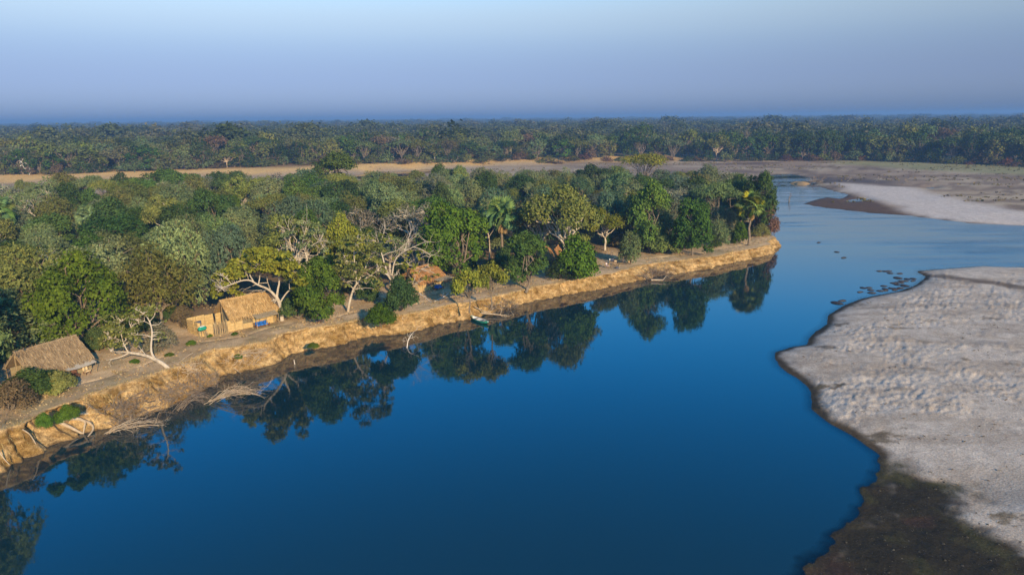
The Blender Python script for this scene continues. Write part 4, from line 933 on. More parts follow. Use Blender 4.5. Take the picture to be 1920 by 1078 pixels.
# ------------------------------------------------------------------ trees with limbs one can follow
def limb_tree(name, label, base, paths, clumps, colour, twigs=0, leaf=.2, wood=None, seed=1, cat='tree', twig_len=1.2, twig_from=None, nleaf=38):
    """base pixel on the terrace; paths of (pixel x, pixel y, depth offset in metres) with radii; clumps of leaves likewise"""
    r_ = np.random.RandomState(seed); B = PG(*base); root = link(name, None, label=label, cat=cat, loc=B)
    loc_ = lambda px, py, dy: PY(px, py, B[1] + dy) - B
    mt = MB(); ends = []
    for pts_, ra, rb in paths:
        P3 = np.array([loc_(*q) for q in pts_]); 
        if len(P3) > 2:
            t0 = np.linspace(0, 1, len(P3)); t1 = np.linspace(0, 1, len(P3) * 3); P3 = np.stack([np.interp(t1, t0, P3[:, k]) for k in range(3)], 1)
            for _ in range(2): P3[1:-1] = (P3[:-2] + 2 * P3[1:-1] + P3[2:]) / 4
        mt.tube(P3, np.linspace(ra, rb, len(P3)) * .72, 7); ends.append((P3, rb))
    tips = []
    for P3, rb in ends:
        for k in range(twigs):
            i = r_.randint(len(P3) // 2, len(P3)); d = (P3[-1] - P3[max(0, len(P3) - 4)]); d = d / (np.linalg.norm(d) + 1e-6) + r_.normal(size=3) * .7; d[2] += .35
            grow(mt, P3[i], d, twig_len * r_.uniform(.6, 1.2), max(.025, rb * .6), 2, r_, 4, .6, .04, (2, 3), tips)
    mt.build('trunk', wood or M_PALE, root)
    C = np.array([loc_(*q[:3]) for q in clumps]) if len(clumps) else np.zeros((0, 3))
    if len(C):
        ml = MB(); lw_ = MB(); nodes = np.vstack([e[0] for e in ends])
        for c, q in zip(C, clumps):
            R_ = q[3]; n_ = int(nleaf * (R_ / .6) ** 1.6); d = udir(n_, r_, -.5); pos_ = c + d * R_ * np.array([1.2, 1.2, .75]) * r_.uniform(.3, 1, (len(d), 1))
            ml.leaves(pos_, d * .5 + r_.normal(size=d.shape) * .6 + [0, 0, .35], leaf * r_.uniform(.5, 1., len(d)), 1.5, r_)
            k = np.argmin(((nodes - c) ** 2).sum(1) + 3 * np.maximum(0, nodes[:, 2] - c[2]) ** 2); lw_.tube(curve(nodes[k], c, 5, r_, .18, .05), np.linspace(.05, .015, 5), 4, cap=False)
        lw_.build('limbs', wood or M_PALE, root); ml.build('crown', M_LEAF, root, color=CRGB[colour])
    return root
rr = np.random.RandomState(9)
def dome(x0, x1, yt, rise, thick, n, R0_, R1_, dy=4., power=.8):
    out = []
    for k in range(n):
        x = rr.uniform(x0, x1); c = (x - (x0 + x1) / 2) / ((x1 - x0) / 2); d = rr.uniform(-1, 1) * math.sqrt(max(0, 1 - c * c)) * dy
        out.append((x, yt + rise * c * c + thick * rr.uniform(0, 1) ** power, d, rr.uniform(R0_, R1_)))
    return out
limb_tree('spreading_tree', 'wide yellow-green tree with pale forked limbs spreading over the reed hut', (529, 601),
  [([(529, 602, 0), (527, 582, 0), (524, 567, 0), (518, 556, 0)], .36, .28), ([(519, 558, 0), (508, 546, -.4), (497, 539, -1), (484, 535, -1.8), (470, 525, -2.3), (455, 525, -2.6), (434, 533, -3), (416, 541, -3)], .24, .06),
   ([(476, 529, -2), (466, 512, -2.2), (472, 497, -2)], .11, .04), ([(519, 557, 0), (521, 542, .3), (524, 530, .4), (522, 514, .6), (514, 500, .8)], .22, .06), ([(523, 522, .5), (530, 508, .2), (541, 503, 0), (548, 492, 0)], .11, .04),
   ([(526, 566, 0), (534, 553, .2), (543, 543, .6), (553, 545, 1), (566, 547, 1.4)], .15, .04), ([(543, 543, .6), (542, 530, .8), (548, 518, 1)], .08, .03), ([(484, 535, -1.8), (488, 517, -.8), (480, 500, 0)], .11, .04), ([(434, 533, -3), (425, 522, -3.3), (415, 517, -3)], .07, .03), ([(508, 546, -.4), (500, 525, 1.5), (503, 508, 2.5)], .1, .04)],
  dome(402, 584, 468, 50, 40, 250, .45, .85, 4.2) + dome(402, 450, 525, 10, 22, 16, .4, .6, 2.) + dome(545, 585, 525, 10, 22, 10, .4, .6, 2.), 'yellow-green', 1, .19, seed=3)
limb_tree('leaning_tree', 'leaning pale-barked tree lying low across the ground beside the left hut', (316, 690),
  [([(318, 693, 0), (309, 684, 0), (300, 678, 0), (282, 669, .2), (264, 664, .4), (241, 661, .6)], .30, .17), ([(290, 672, 0), (284, 663, .2), (283, 646, .3), (286, 622, .4), (281, 602, .3), (272, 589, .2), (256, 581, 0)], .17, .045),
   ([(285, 632, .4), (268, 627, .2), (248, 628, 0)], .07, .02), ([(284, 610, .3), (272, 602, .3), (260, 603, .2)], .06, .02), ([(241, 661, .6), (232, 646, .5), (227, 625, .5), (224, 606, .4)], .10, .03), ([(231, 645, .5), (238, 632, .6), (246, 615, .8)], .06, .02),
   ([(241, 661, .6), (225, 659, .4), (208, 659, .2)], .07, .03), ([(241, 662, .6), (222, 671, .2), (199, 675, 0)], .09, .03), ([(275, 667, .3), (262, 652, .5), (255, 640, .8)], .06, .02), ([(230, 640, .5), (218, 634, .4), (206, 635, .2)], .05, .02), ([(281, 602, .3), (290, 592, .5), (292, 580, .6)], .05, .02)],
  [(rr.uniform(192, 262), rr.uniform(590, 652), rr.uniform(-.5, 1.8), rr.uniform(.28, .5)) for _ in range(80)] + [(rr.uniform(236, 296), rr.uniform(574, 592), rr.uniform(-.5, 1), rr.uniform(.25, .42)) for _ in range(26)] + [(rr.uniform(284, 312), rr.uniform(600, 645), rr.uniform(.3, 1.2), .3) for _ in range(7)], 'olive', 1, .14, seed=5, twig_len=.8, nleaf=30)
limb_tree('bare_grey_tree', 'tall forked tree with a bare grey twiggy crown in front of the russet hut', (733, 548),
  [([(733, 550, 0), (733, 537, 0), (733, 525, 0)], .34, .28), ([(733, 527, 0), (727, 512, .1), (721, 497, .3), (717, 479, .4), (710, 462, .5), (704, 451, .4), (689, 446, .2)], .20, .06), ([(717, 480, .4), (728, 474, 0), (744, 471, -.5), (757, 459, -.8)], .12, .05),
   ([(734, 526, 0), (736, 508, -.2), (739, 492, -.4), (745, 480, -.6), (755, 473, -.8), (775, 463, -1), (798, 453, -1.4)], .19, .05), ([(738, 497, -.3), (752, 494, -.2), (771, 498, 0), (790, 505, .3)], .09, .03), ([(737, 526, 0), (746, 524, -.3), (760, 527, -.8), (776, 533, -1.2)], .08, .03), ([(710, 462, .5), (716, 447, .6), (722, 430, .8)], .08, .03), ([(757, 473, -.8), (764, 455, -.2), (768, 438, .2)], .09, .03), ([(775, 463, -1), (792, 468, -.6), (808, 480, -.2)], .08, .03)],
  [(rr.uniform(748, 822), rr.uniform(495, 540), rr.uniform(-2, 2), rr.uniform(.35, .6)) for _ in range(20)] + [(rr.uniform(690, 735), rr.uniform(432, 470), rr.uniform(-1.5, 1.5), .4) for _ in range(10)] + [(rr.uniform(740, 810), rr.uniform(470, 495), rr.uniform(-1.5, 1.5), .4) for _ in range(12)], 'yellow-green', 9, .16, seed=8, twig_len=1.5, nleaf=30)
limb_tree('pale_trunk_tree', 'olive tree on a single pale slanting trunk between deck chair and bare grey tree', (653, 584),
  [([(652, 586, 0), (654, 572, 0), (657, 560, 0), (663, 540, 0), (672, 528, .1)], .24, .16), ([(670, 531, 0), (682, 510, .3), (690, 490, .6), (700, 470, .5)], .13, .04), ([(668, 533, 0), (668, 510, -.4), (663, 480, -.6), (665, 455, -.4)], .12, .04), ([(662, 541, 0), (652, 530, .2), (641, 527, .4)], .08, .03), ([(672, 528, .1), (690, 520, -.4), (708, 508, -.8)], .09, .03), ([(668, 512, -.4), (652, 494, -.2), (643, 475, 0)], .08, .03)],
  dome(630, 718, 438, 34, 90, 95, .45, .75, 3.2, 1.), 'olive', 2, .17, seed=11)
limb_tree('half_bare_tree', 'grey half-bare tree with a twisted trunk behind the spreading tree', (572, 556),
  [([(572, 558, 0), (571, 530, 0), (572, 507, 0), (577, 487, 0), (572, 471, 0)], .26, .16), ([(573, 473, 0), (560, 455, .3), (548, 440, .5), (540, 425, .6)], .11, .03), ([(573, 473, 0), (585, 460, -.3), (600, 452, -.6)], .10, .03), ([(575, 478, 0), (590, 480, .3), (606, 474, .5)], .08, .03), ([(566, 463, .2), (570, 440, .4), (576, 420, .5)], .09, .03), ([(572, 475, 0), (556, 470, -.5), (538, 464, -.8)], .08, .03)],
  dome(522, 618, 415, 25, 75, 34, .4, .6, 3, 1.), 'grey-green', 8, .17, seed=14, twig_len=1.5)
limb_tree('dead_tree', 'dead brown trunk with broken branches left of the tall fan palm', (917, 498),
  [([(917, 499, 0), (918, 478, 0), (918, 452, 0), (915, 437, 0)], .19, .10), ([(916, 441, 0), (908, 430, .2), (899, 420, .3)], .07, .025), ([(917, 444, 0), (924, 433, 0), (931, 424, 0)], .07, .03)], [], 'brown', 2, seed=17, wood=M_DEAD, twig_len=.8)

# fan palms
def frond_mesh(name, seed, dead=False):
    r_ = np.random.RandomState(seed); mb = MB(); L = .85
    mb.tube([(0, 0, 0), (L * .5, 0, .06), (L, 0, .0)], [.035, .028, .02], 4)
    for k in range(17):
        a_ = (k - 8) / 8 * (1.75 if not dead else .6); ln = (1.05 - .25 * abs(k - 8) / 8) * r_.uniform(.9, 1.1); d = np.array([math.cos(a_), math.sin(a_), 0.]); nrm = np.array([-d[1], d[0], 0])
        tipd = -.28 * ln if not dead else -.1
        p0 = np.array([L, 0, 0.]); p1 = p0 + d * ln * .6 + [0, 0, .05 * (k % 2)]; p2 = p0 + d * ln + [0, 0, tipd]
        mb.add([p0, p1 - nrm * .12, p2, p1 + nrm * .12], [(0, 1, 2, 3)])
    return mb
M_PALM = M_LEAF
FROND = [frond_mesh('frond', k).mesh('frond', M_LEAF) for k in range(3)]; DFROND = [frond_mesh('dead_frond', 7 + k, True).mesh('dead_frond', M_LEAF) for k in range(2)]
def palm(px, py, hpx, rpx, label, seed, pal):
    r_ = np.random.RandomState(seed); B = PG(px, py); m = mpp(B); H_ = hpx * m; R_ = rpx * m / 1.75
    root = link('fan_palm', None, label=label, cat='palm', loc=B, group='fan palms'); mt = MB(); mt.tube(curve((0, 0, -.2), (0, 0, H_), 8, r_, .03), np.linspace(.26, .19, 8), 8); mt.build('trunk', M_BARK, root)
    for k in range(30):
        az = k * 2.4; el = math.radians(80 - 112 * (k / 29) ** 1.0 + r_.uniform(-6, 6)); s = R_ * r_.uniform(.88, 1.12)
        link('frond', FROND[k % 3], root, loc=(0, 0, H_ - .1), rot=(r_.uniform(-1.3, 1.3), -el, az), scale=(s, s, s), color=jitter(pal[k % len(pal)], r_, .1))
    for k in range(11):
        az = k * 2.4 + 1; el = math.radians(-66 - 18 * r_.uniform()); s = R_ * r_.uniform(.5, .85)
        link('dead_frond', DFROND[k % 2], root, loc=(.05, 0, H_ - .25), rot=(r_.uniform(-.4, .4), -el, az), scale=(s, s, s), color=(.30, .21, .11))
PG1 = [(.15, .24, .075), (.18, .25, .07), (.12, .21, .10)]
palm(942, 494, 88, 36, 'tall fan palm with a skirt of dead fronds left of the shaded hut', 1, PG1)
palm(1403, 460, 74, 29, 'fan palm with yellowing fronds near the tip of the point', 2, [(.14, .20, .05), (.30, .29, .02), (.15, .21, .06)])
palm(4, 470, 74, 34, 'fan palm crown at the left picture edge inside the wood', 3, PG1)
palm(172, 470, 66, 22, 'pale fan palm crown inside the wood above the big bright green tree', 4, [(.16, .23, .12)])

# ------------------------------------------------------------------ dead wood along the bank
def at(px, py, z): return P(px, py, z)
def wood_thing(name, label, origin, builder, mat, cat, group=None):
    mb = MB(); builder(mb); mb.v = [v - np.asarray(origin) for v in mb.v]; return mb.build(name, mat, label=label, cat=cat, loc=tuple(origin), group=group)
def sweep(px, py, n, reach, rise, seed, az0, spread, r=.028, twig=True):
    """fan of bent dead branches that leave one root and lie over the water"""
    o = at(px, py, .05); r_ = np.random.RandomState(seed)
    def go(mb):
        for k in range(n):
            a_ = math.radians(az0 + r_.uniform(-spread, spread)); L_ = reach * r_.uniform(.55, 1.05); u = np.array([math.sin(a_), math.cos(a_), 0]); t = np.linspace(0, 1, 8)[:, None]
            hgt = rise * r_.uniform(.4, 1.1); p = o + r_.normal(size=3) * [.25, .25, .02] + u * L_ * t + np.array([0, 0, 1.]) * hgt * np.sin(np.clip(t * 2.6, 0, math.pi)) + np.cumsum(r_.normal(size=(8, 3)) * .05, 0)
            mb.tube(p, np.linspace(r * r_.uniform(.7, 1.3), .012, 8), 4, cap=False)
            if twig:
                for j in range(5):
                    i = r_.randint(2, 8); grow(mb, p[i], u + r_.normal(size=3) * .45, L_ * .25, .011, 1, r_, 3, .5, 0, (1, 3))
    return o, go
WG = 'dead branches along the bank'
for px, py, n_, reach, rise, sd_, az0, spr, lab in (
    (398, 752, 16, 4.6, 1.3, 1, 68, 22, 'pale fan of bent dead branches over the water, right-hand one below the reed hut'),
    (338, 768, 12, 3.2, 1.2, 2, 62, 30, 'dead branch fan at the waterline left of the pale bent branches'),
    (205, 811, 13, 4.2, .8, 3, 70, 22, 'tan branches trailing over the water right of the fallen trunks'),
    (428, 690, 9, 4.0, .7, 4, 66, 14, 'dry tan branches lying on the bank face below the reed hut')):
    o, go_ = sweep(px, py, n_, reach, rise, sd_, az0, spr)
    if sd_ == 4: o2 = at(428, 672, 1.2); wood_thing('dead_branch', lab, o2, (lambda g_, d_: (lambda mb: (g_(mb), setattr(mb, 'v', [v + d_ for v in mb.v]))))(go_, o2 - o), M_DEAD, 'branch', WG)
    else: wood_thing('dead_branch', lab, o, go_, M_DEAD if sd_ != 2 else M_TWIG, 'branch', WG)
def brush(px, py, z, lx, ly, h, n_, seed, mat, lab, r=.036, depth=2, onbank=True, tz=.75):
    o = at(px, py, z); r_ = np.random.RandomState(seed); k0 = np.argmin(((bp - o[:2]) ** 2).sum(1)); T_ = tg[k0]; Nn = bn[k0]; n_ = int(n_ * 1.9)
    if onbank: o = bank_point(np.array([k0]), np.array([tz]))[0]
    def go(mb):
        for k in range(n_):
            a = r_.uniform(-1, 1) * lx; kk_ = np.array([int(np.clip(k0 + a / .15, 0, len(bp) - 1))]); p = bank_point(kk_, np.array([np.clip(tz + r_.uniform(-1, 1) * ly * .35, .05, 1.05)]))[0] + np.array([Nn[0], Nn[1], .3]) * r_.uniform(.05, .35 * h) if onbank else o + np.array([T_[0] * a, T_[1] * a, 0]) + np.array([Nn[0], Nn[1], 0]) * r_.uniform(-1, 1) * ly
            d = r_.normal(size=3) * [1, 1, .35]; d[2] = abs(d[2]) * .8; grow(mb, p, d, h * r_.uniform(.7, 1.4), r * r_.uniform(.6, 1.3), depth, r_, 4, .7, -.02, (2, 3))
    return wood_thing('brush_pile', lab, o, go, mat, 'brush', 'brush piles along the waterline')
brush(222, 765, .9, 2.6, 1.0, 1.0, 60, 21, M_TWIG, 'grey-brown brush pile on the bank right of the fallen trunks')
brush(300, 745, .6, 3.0, .8, .9, 62, 22, M_TWIG, 'tangled dark brush along the waterline below the leaning pale tree')
brush(365, 715, .6, 2.4, .7, .8, 42, 23, M_TWIG, 'brush tangle on the bank foot left of the pale bent branches')
brush(470, 680, .9, 2.2, .7, .7, 30, 24, M_DEAD, 'straw-coloured brush on the bank below the blue daybed', tz=.55)
brush(945, 572, .8, 2.6, .9, .9, 46, 25, M_TWIG, 'twiggy brush on the bank right of the canoe')
brush(1262, 519, .4, 2.6, .8, .9, 50, 26, M_TWIG, 'grey brush at the waterline in the middle of the point')
brush(1212, 519, .5, 1.0, .7, .8, 22, 27, M_TWIG, 'small dark root tangle left of the grey brush on the point')
brush(326, 688, 1.7, .7, .6, .7, 24, 28, M_DEAD, 'root tangle hanging from the bank at the foot of the leaning tree', tz=.25)
brush(20, 790, 2.2, 2.0, 1.0, .7, 24, 29, M_TWIG, 'dry twigs on the terrace at the left picture edge', onbank=False)
def log(name, lab, pts_, ra, rb, mat, group=None, twigs=0, seed=1):
    P3 = np.array([at(*q) for q in pts_]); r_ = np.random.RandomState(seed)
    def go(mb):
        t0 = np.linspace(0, 1, len(P3)); t1 = np.linspace(0, 1, max(6, len(P3) * 3)); Q = np.stack([np.interp(t1, t0, P3[:, k]) for k in range(3)], 1)
        for _ in range(2): Q[1:-1] = (Q[:-2] + 2 * Q[1:-1] + Q[2:]) / 4
        mb.tube(Q, np.linspace(ra, rb, len(Q)), 8)
        for k in range(twigs): grow(mb, Q[r_.randint(len(Q) // 3, len(Q))], Q[-1] - Q[0] + r_.normal(size=3) * np.linalg.norm(Q[-1] - Q[0]) * .5, .9, rb * .6, 2, r_, 4, .7, .05, (2, 3))
    return wood_thing(name, lab, P3[0], go, mat, 'log', group)
log('fallen_trunk', 'upper straight trunk of the pale fallen trunks at the left waterline', [(108, 776, 1.6), (138, 775, 1.5), (166, 775, 1.3)], .17, .10, M_DEAD, 'fallen trunks at the left', 2, 31)
log('fallen_trunk', 'long curved trunk of the pale fallen trunks, bending down to the water', [(110, 788, 1.3), (128, 785, 1.3), (146, 784, 1.2), (160, 790, .9), (172, 793, .7), (176, 805, .2), (165, 818, 0)], .19, .06, M_DEAD, 'fallen trunks at the left', 1, 32)
log('fallen_trunk', 'lower trunk of the pale fallen trunks slanting into the water', [(112, 792, 1.2), (126, 798, .8), (142, 806, .4), (157, 814, -.1)], .17, .10, M_DEAD, 'fallen trunks at the left', 0, 33)
log('fallen_trunk', 'short crossing branch of the pale fallen trunks', [(160, 790, 1.0), (158, 802, .5), (156, 813, .0)], .08, .06, M_DEAD, 'fallen trunks at the left', 0, 34)
log('bank_root', 'long pale root running down the bank at the left', [(42, 805, 2.3), (55, 812, 1.8), (64, 826, 1.0), (70, 838, .5), (75, 847, .1)], .06, .03, M_DEAD, None, 0, 35)
log('bank_root', 'pale root on the bank at the left picture edge', [(-2, 845, 1.6), (6, 858, .9), (18, 871, .2)], .06, .03, M_DEAD, None, 0, 36)
log('driftwood_log', 'pale drift log lying at the waterline right of the canoe', [(892, 586, .4), (915, 588, .35), (935, 590, .3), (952, 592, .2)], .15, .06, M_DEAD, None, 4, 37)
log('driftwood_log', 'drift branch leaning down the bank above the drift log by the canoe', [(890, 575, 1.3), (905, 583, .8), (918, 587, .5), (926, 577, 1.1)], .07, .03, M_DEAD, None, 1, 38)
log('driftwood_log', 'pale log with a forked end lying at the waterline of the point', [(1221, 525, .3), (1232, 525, .3), (1243, 525, .35)], .15, .12, M_DEAD, None, 0, 39)
log('driftwood_log', 'forked dead branch rising from the log at the point', [(1243, 525, .3), (1246, 521, .5), (1250, 517, .8)], .06, .02, M_DEAD, None, 3, 40)
log('snag', 'small pale snag standing in the water below the bare grey tree', [(763, 654, -.1), (764, 643, .4), (766, 635, .9), (772, 626, 1.3)], .07, .03, M_BONE, None, 4, 41)
log('snag', 'short pale stump stick at the waterline below the deck chair', [(553, 684, -.1), (551, 674, .5)], .05, .03, M_BONE, None, 0, 42)
log('bleached_branch', 'bleached white branch bent like a V lying before the russet hut', [(757, 541, 2.7), (774, 538, 2.5), (785, 550, 2.2), (799, 559, 2.1), (810, 569, 2.05), (820, 562, 2.1), (836, 555, 2.1), (841, 549, 2.2)], .13, .05, M_BONE, None, 2, 43)
log('bank_root', 'thin pale pole hanging down the bank left of the canoe', [(755, 594, 1.95), (755, 604, 1.3), (755, 616, .6)], .035, .03, M_DEAD, None, 0, 44)
log('driftwood_log', 'thin pale pole leaning on the terrace by the leaning tree roots', [(330, 684, 2.45), (350, 668, 2.6), (362, 661, 2.7)], .05, .03, M_DEAD, None, 0, 45)
log('snag', 'bare snag standing in the shallow water right of the wood', [(1480, 379, -.1), (1479, 374, .8), (1481, 368, 1.7)], .22, .06, M_TWIG, None, 7, 46)
log('snag', 'thin dark twig in the water off the tip of the point', [(1459, 424, -.1), (1460, 417, .6), (1457, 413, 1.0)], .06, .03, M_TWIG, None, 2, 47)
log('driftwood_log', 'small stick on the pale sand of the near sandbar', [(1664, 612, .95), (1690, 618, .95)], .08, .04, M_DEAD, None, 2, 48)
brush(1532, 341, .6, 3.5, 1.5, 2.2, 26, 49, M_TWIG, 'dead brush on the small golden islet up the river', .08, onbank=False)
for k, (px, py, lab) in enumerate(((1594, 337, 'pale driftwood on the brown mudflat'), (1645, 338, 'driftwood at the far side of the mudflat'), (1695, 342, 'driftwood on the mud above the pale sand'))):
    log('driftwood_log', lab, [(px - 5, py + 3, .9), (px, py, 1.6), (px + 6, py - 3, 2.4)], .16, .06, M_DEAD, 'driftwood on the mudflat', 5, 50 + k)
# islet
o = at(1500, 345, 0); mb = MB(); m = 28
for (sx, sy, hz) in ((3.6, 5.0, .95),):
    th = np.linspace(0, 2 * math.pi, m, endpoint=False); v = [(0, 0, hz)]
    for r in (.35, .7, 1.0, 1.15):
        for t in th: k = r * (1 + .22 * math.sin(3 * t + 1) + .1 * math.sin(7 * t)); v.append((sx * k * math.cos(t), sy * k * math.sin(t), hz * (1 - r ** 2.2) + .06 * math.sin(9 * t) * (r < 1)))
    mb.add(v, [(1 + a * m + j, 1 + a * m + (j + 1) % m, 1 + (a + 1) * m + (j + 1) % m, 1 + (a + 1) * m + j) for a in range(3) for j in range(m)], [(0, 1 + (j + 1) % m, 1 + j) for j in range(m)])
mb.v = [v[:, :] for v in mb.v]; mb.build('sand_islet', plain('islet_sand', (.30, .20, .09), .95, .35, 1.5), smooth=True, kind='structure', loc=(o[0], o[1], 0))

# ------------------------------------------------------------------ hippos
n = N('hippo_hide'); n.col(n.ramp(n.noise(4, 4, .6, n.pos(obj=True)), [(.3, (.012, .010, .012)), (.7, (.032, .022, .022))])); n.b.inputs['Roughness'].default_value = .6; M_HIPPO = n.m
def hippo_mesh(head=True):
    mb = MB(); st_ = [(-1.35, .06, .0, .05), (-1.25, .38, .02, .32), (-.95, .58, .06, .50), (-.4, .66, .08, .56), (.2, .64, .06, .54), (.65, .52, .04, .46), (.95, .36, .0, .36), (1.15, .30, -.02, .33), (1.4, .33, .0, .34), (1.65, .30, -.04, .28), (1.85, .34, -.08, .25), (2.02, .32, -.12, .2), (2.1, .05, -.14, .05)]
    if not head: st_ = st_[:8] + [(1.3, .05, -.1, .05)]
    th = np.linspace(0, 2 * math.pi, 12, endpoint=False); v = []
    for x, w, zc, h in st_:
        for t in th: v.append((x, w * math.cos(t), zc + h * math.sin(t)))
    m = len(st_); mb.add(v, [(i * 12 + j, i * 12 + (j + 1) % 12, (i + 1) * 12 + (j + 1) % 12, (i + 1) * 12 + j) for i in range(m - 1) for j in range(12)])
    if head:
        for sy in (-1, 1):
            for (x, y, z, a, b, c) in ((1.22, .2, .33, .05, .07, .09), (1.48, .17, .32, .07, .06, .06), (1.93, .15, .12, .07, .06, .05)):   # ears, eyes, nostrils
                e = [(x + a * d[0], sy * y + b * d[1], z + c * d[2]) for d in ((1, 0, 0), (-1, 0, 0), (0, 1, 0), (0, -1, 0), (0, 0, 1), (0, 0, -1))]; mb.add(e, None, [(0, 2, 4), (2, 1, 4), (1, 3, 4), (3, 0, 4), (2, 0, 5), (1, 2, 5), (3, 1, 5), (0, 3, 5)])
    return mb.mesh('hippo', M_HIPPO, True)
HM = [hippo_mesh(True), hippo_mesh(False)]
HIP = [(1648, 507.5, 8), (1661, 508, 10), (1668, 507.6, 7), (1670, 511.5, 8), (1686, 512, 7), (1685, 520.5, 17), (1702, 522.5, 12), (1699, 526, 9), (1713, 525.5, 9), (1711, 521.5, 4), (1688.5, 526, 6), (1674, 530, 6), (1681, 529, 6), (1688, 529.3, 5), (1683, 533, 7), (1698, 535, 17), (1658.5, 535.5, 9),
       (1661, 541, 13), (1673, 540, 12), (1681, 540.5, 10), (1677, 543, 13), (1690, 539, 11), (1619.5, 539, 9), (1628, 538.5, 6), (1634, 543, 9), (1649, 544.3, 14), (1614, 546.5, 9), (1633, 548, 16), (1659, 543.7, 4), (1578, 563, 17), (1571, 567.5, 23), (1583, 482.5, 13), (1570, 472, 4), (1460, 344.5, 6), (1536, 454, 6)]
r_ = np.random.RandomState(71); hs = sorted(HIP)
for i, (px, py, ln) in enumerate(HIP):
    q = at(px, py, .1); m = mpp(q); s = max(.55, ln * m / 1.9 * .95); s = min(s, 1.25); az = math.radians(r_.choice([-30, -20, 155, 165, 200, 10]) + r_.uniform(-14, 14))
    if i < 31: lab = 'hippo in the pod off the sandbar, %s from the left, mostly under water' % ordn(sorted([(h[0], h[1]) for h in HIP[:31]]).index((px, py)) + 1)
    else: lab = ['lone hippo in the open river between the point and the sandbar', 'small dark hippo back above the lone hippo', 'dark hippo back far up the river near the wood', 'dark hippo back near the tip of the point'][i - 31]
    link('hippo', HM[i % 3 == 2], label=lab, cat='hippo', group='hippos in the river', loc=(q[0], q[1], -.33 * s), rot=(0, 0, az), scale=(s * .95, s * .6, s))

# ------------------------------------------------------------------ dry grass and weeds
r_ = np.random.RandomState(81); mb = MB(); vis = np.where((bp[:, 1] > 44) & (bp[:, 1] < 160))[0]
k = r_.choice(vis, 9000); t = r_.uniform(0, .95, 9000) ** 1.3; dens = fbm(bs[k] / 3, t * 2, 83, 3); kk = dens > .48; k, t = k[kk], t[kk]
p = np.vstack([bank_point(k[i:i + 1], t[i:i + 1]) for i in range(len(k))]) if False else bank_point(k, t)
nrm = np.stack([bn[k, 0], bn[k, 1], np.full(len(k), .4)], 1); Tt = r_.normal(size=(len(k), 3)) * .35 + np.array([0, 0, -1.]) + nrm * .45
mb.leaves(p + nrm * .05, nrm + r_.normal(size=nrm.shape) * .5, r_.uniform(.012, .028, len(k)), 9., r_, Tt); mb.build('bank_grass', M_LEAF, kind='stuff', color=(.42, .31, .15))
mb = MB(); k = r_.choice(vis, 5200); a = -np.abs(r_.normal(size=5200)) * .35; xy = bp[k] + bn[k] * a[:, None]; z = bz[k] + gnoise(xy[:, 0], xy[:, 1]) + .1
kk = fbm(bs[k] / 2, bs[k] * 0, 84, 3) > .45; q = np.stack([xy[:, 0], xy[:, 1], z], 1)[kk]
mb.leaves(q, r_.normal(size=q.shape) * [1, 1, .2], r_.uniform(.012, .025, len(q)), 7., r_, r_.normal(size=q.shape) * .5 + [0, 0, 1.]); mb.build('lip_grass', M_LEAF, kind='stuff', color=(.40, .30, .15))
# fallen leaves and tufts on the terrace
mb = MB(); m = 26000; i = r_.uniform(0, 1, m); kx = r_.choice(vis, m); a = -1.0 - 24 * r_.uniform(0, 1, m) ** 1.4; xy = bp[kx] + bn[kx] * a[:, None]
kk = (fbm(xy[:, 0] / 2.5, xy[:, 1] / 2.5, 85, 3) > .46) & (sdist(CAMP, xy[:, 0], xy[:, 1]) > 1); xy = xy[kk]; z = zplat(xy[:, 0]) + gnoise(xy[:, 0], xy[:, 1]) + .1
mb.leaves(np.stack([xy[:, 0], xy[:, 1], z], 1), r_.normal(size=(len(xy), 3)) * .6 + [0, 0, .8], r_.uniform(.03, .08, len(xy)), 1.8, r_); mb.build('leaf_litter', M_LEAF, kind='stuff', color=(.42, .31, .18))
for i, (px, py, s, lab) in enumerate(((359, 646, .5, 'small green weed on the terrace below the green tank'), (253, 681, .45, 'small green weed left of the leaning tree trunk'), (392, 632, .35, 'small green weed before the pole screen'), (440, 628, .35, 'small green weed below the lattice window'), (447, 672, .5, 'green weed on the bank face below the reed hut'), (588, 652, .6, 'green weed patch on the bank face below the deck chair'), (745, 606, .55, 'green weed low on the bank below the russet hut'), (318, 668, .4, 'small green weed right of the leaning tree'))):
    if i in (4, 5, 6): q = at(px, py, [1.3, 1.2, .9][i - 4])
    else: q = PG(px, py)
    plant_tree('bush', tuple(q), s * 2.2, s, 'bright green', lab, 'small weeds', r_, 'plant')
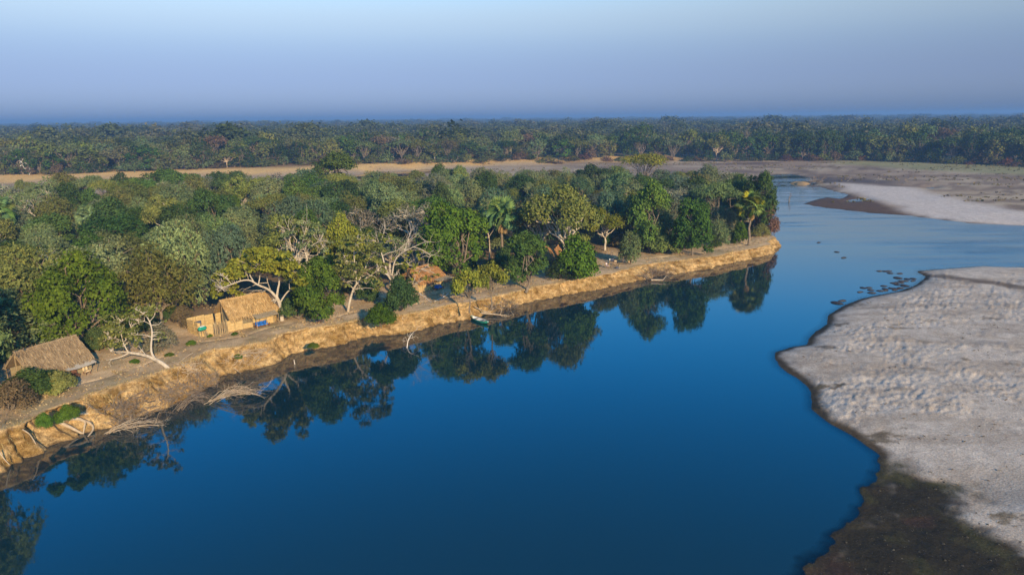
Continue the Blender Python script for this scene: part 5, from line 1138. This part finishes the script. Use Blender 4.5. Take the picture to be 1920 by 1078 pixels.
# drift litter on the sandbar, tufts and clods on the far flats
r_ = np.random.RandomState(95); m = 2600; a = r_.uniform(.33, .85, m); rd = r_.uniform(45, 125, m); xy = np.stack([rd * np.sin(a), rd * np.cos(a)], 1); kk = (-sdist(RIVER, xy[:, 0], xy[:, 1]) > .5) & (sdist(GRAVEL, xy[:, 0], xy[:, 1]) < 0) & (fbm(xy[:, 0] / 6, xy[:, 1] / 2.5, 96, 3) > .55); xy = xy[kk]; zz = _s(xy[:, 0], xy[:, 1])[0]
mb = MB(); mb.leaves(np.stack([xy[:, 0], xy[:, 1], zz + .05], 1), r_.normal(size=(len(xy), 3)) * .4 + [0, 0, 1.], r_.uniform(.02, .06, len(xy)), 4.5, r_, r_.normal(size=(len(xy), 3)) * [1, .5, .1]); mb.build('drift_litter', M_LEAF, kind='stuff', color=(.13, .095, .055))
m = 5200; a = r_.uniform(-.2, .8, m); rd = r_.uniform(170, 430, m); x_ = rd * np.sin(a); y_ = rd * np.cos(a); dr_ = -sdist(RIVER, x_, y_); kk = (dr_ > 4) & (sdist(CAMP, x_, y_) < -4) & (farline(x_, y_) < 8) & (fbm(x_ / 30, y_ / 9, 97, 3) > .5) & (sdist(PALE, x_, y_) < 0); x_, y_, dr_ = x_[kk], y_[kk], dr_[kk]; zz = ground_h(x_, y_)[0]
C = np.repeat(np.stack([x_, y_, zz + .1], 1), 5, 0) + r_.normal(size=(len(x_) * 5, 3)) * [.5, .5, .1]; mb = MB(); mb.leaves(C, r_.normal(size=C.shape), r_.uniform(.1, .34, len(C)), 1.6, r_); mb.build('flat_tufts', M_LEAF, kind='stuff', color=(.14, .115, .055))
# cobbles and algae on the wet gravel
r_ = np.random.RandomState(91); m = 16000; xy = np.stack([r_.uniform(10, 62, m), r_.uniform(22, 70, m)], 1); kk = sdist(GRAVEL, xy[:, 0], xy[:, 1]) > -.6 * r_.uniform(0, 1, m); xy = xy[kk]; zz = _s(xy[:, 0], xy[:, 1])[0]
C = np.stack([xy[:, 0], xy[:, 1], zz], 1); m = len(C); sz = r_.uniform(.015, .05, m) * (1 + 1.6 * (r_.uniform(size=m) < .08)); D6 = np.array([(1, 0, 0), (-1, 0, 0), (0, 1, 0), (0, -1, 0), (0, 0, .6), (0, 0, -.6)], float)
v = C[:, None] + D6[None] * sz[:, None, None] * r_.uniform(.6, 1.2, (m, 6, 1)); f_ = np.array([(0, 2, 4), (2, 1, 4), (1, 3, 4), (3, 0, 4), (2, 0, 5), (1, 2, 5), (3, 1, 5), (0, 3, 5)]); mb = MB(); mb.add(v.reshape(-1, 3), None, (np.arange(m)[:, None, None] * 6 + f_[None]).reshape(-1, 3))
n = N('cobble'); g_ = n.new('ShaderNodeNewGeometry'); n.col(n.ramp(g_.outputs['Random Per Island'], [(0, (.02, .018, .014)), (.7, (.06, .052, .035)), (.95, (.085, .075, .05)), (1, (.13, .11, .08))])); n.rough(.75); mb.build('cobbles', n.m, kind='stuff')
# ------------------------------------------------------------------ haze
n = N('haze'); n.nt.nodes.remove(n.b); pv = n.new('ShaderNodeVolumePrincipled'); pv.inputs['Color'].default_value = (.19, .37, .68, 1); pv.inputs['Density'].default_value = 4.0e-4; pv.inputs['Anisotropy'].default_value = 0.
n.l(pv.outputs[0], n.out.inputs['Volume'])
mb = MB(); mb.box((0, 6000, 18.25), (30000, 20000, 42.5)); mb.build('haze', n.m, kind='stuff')
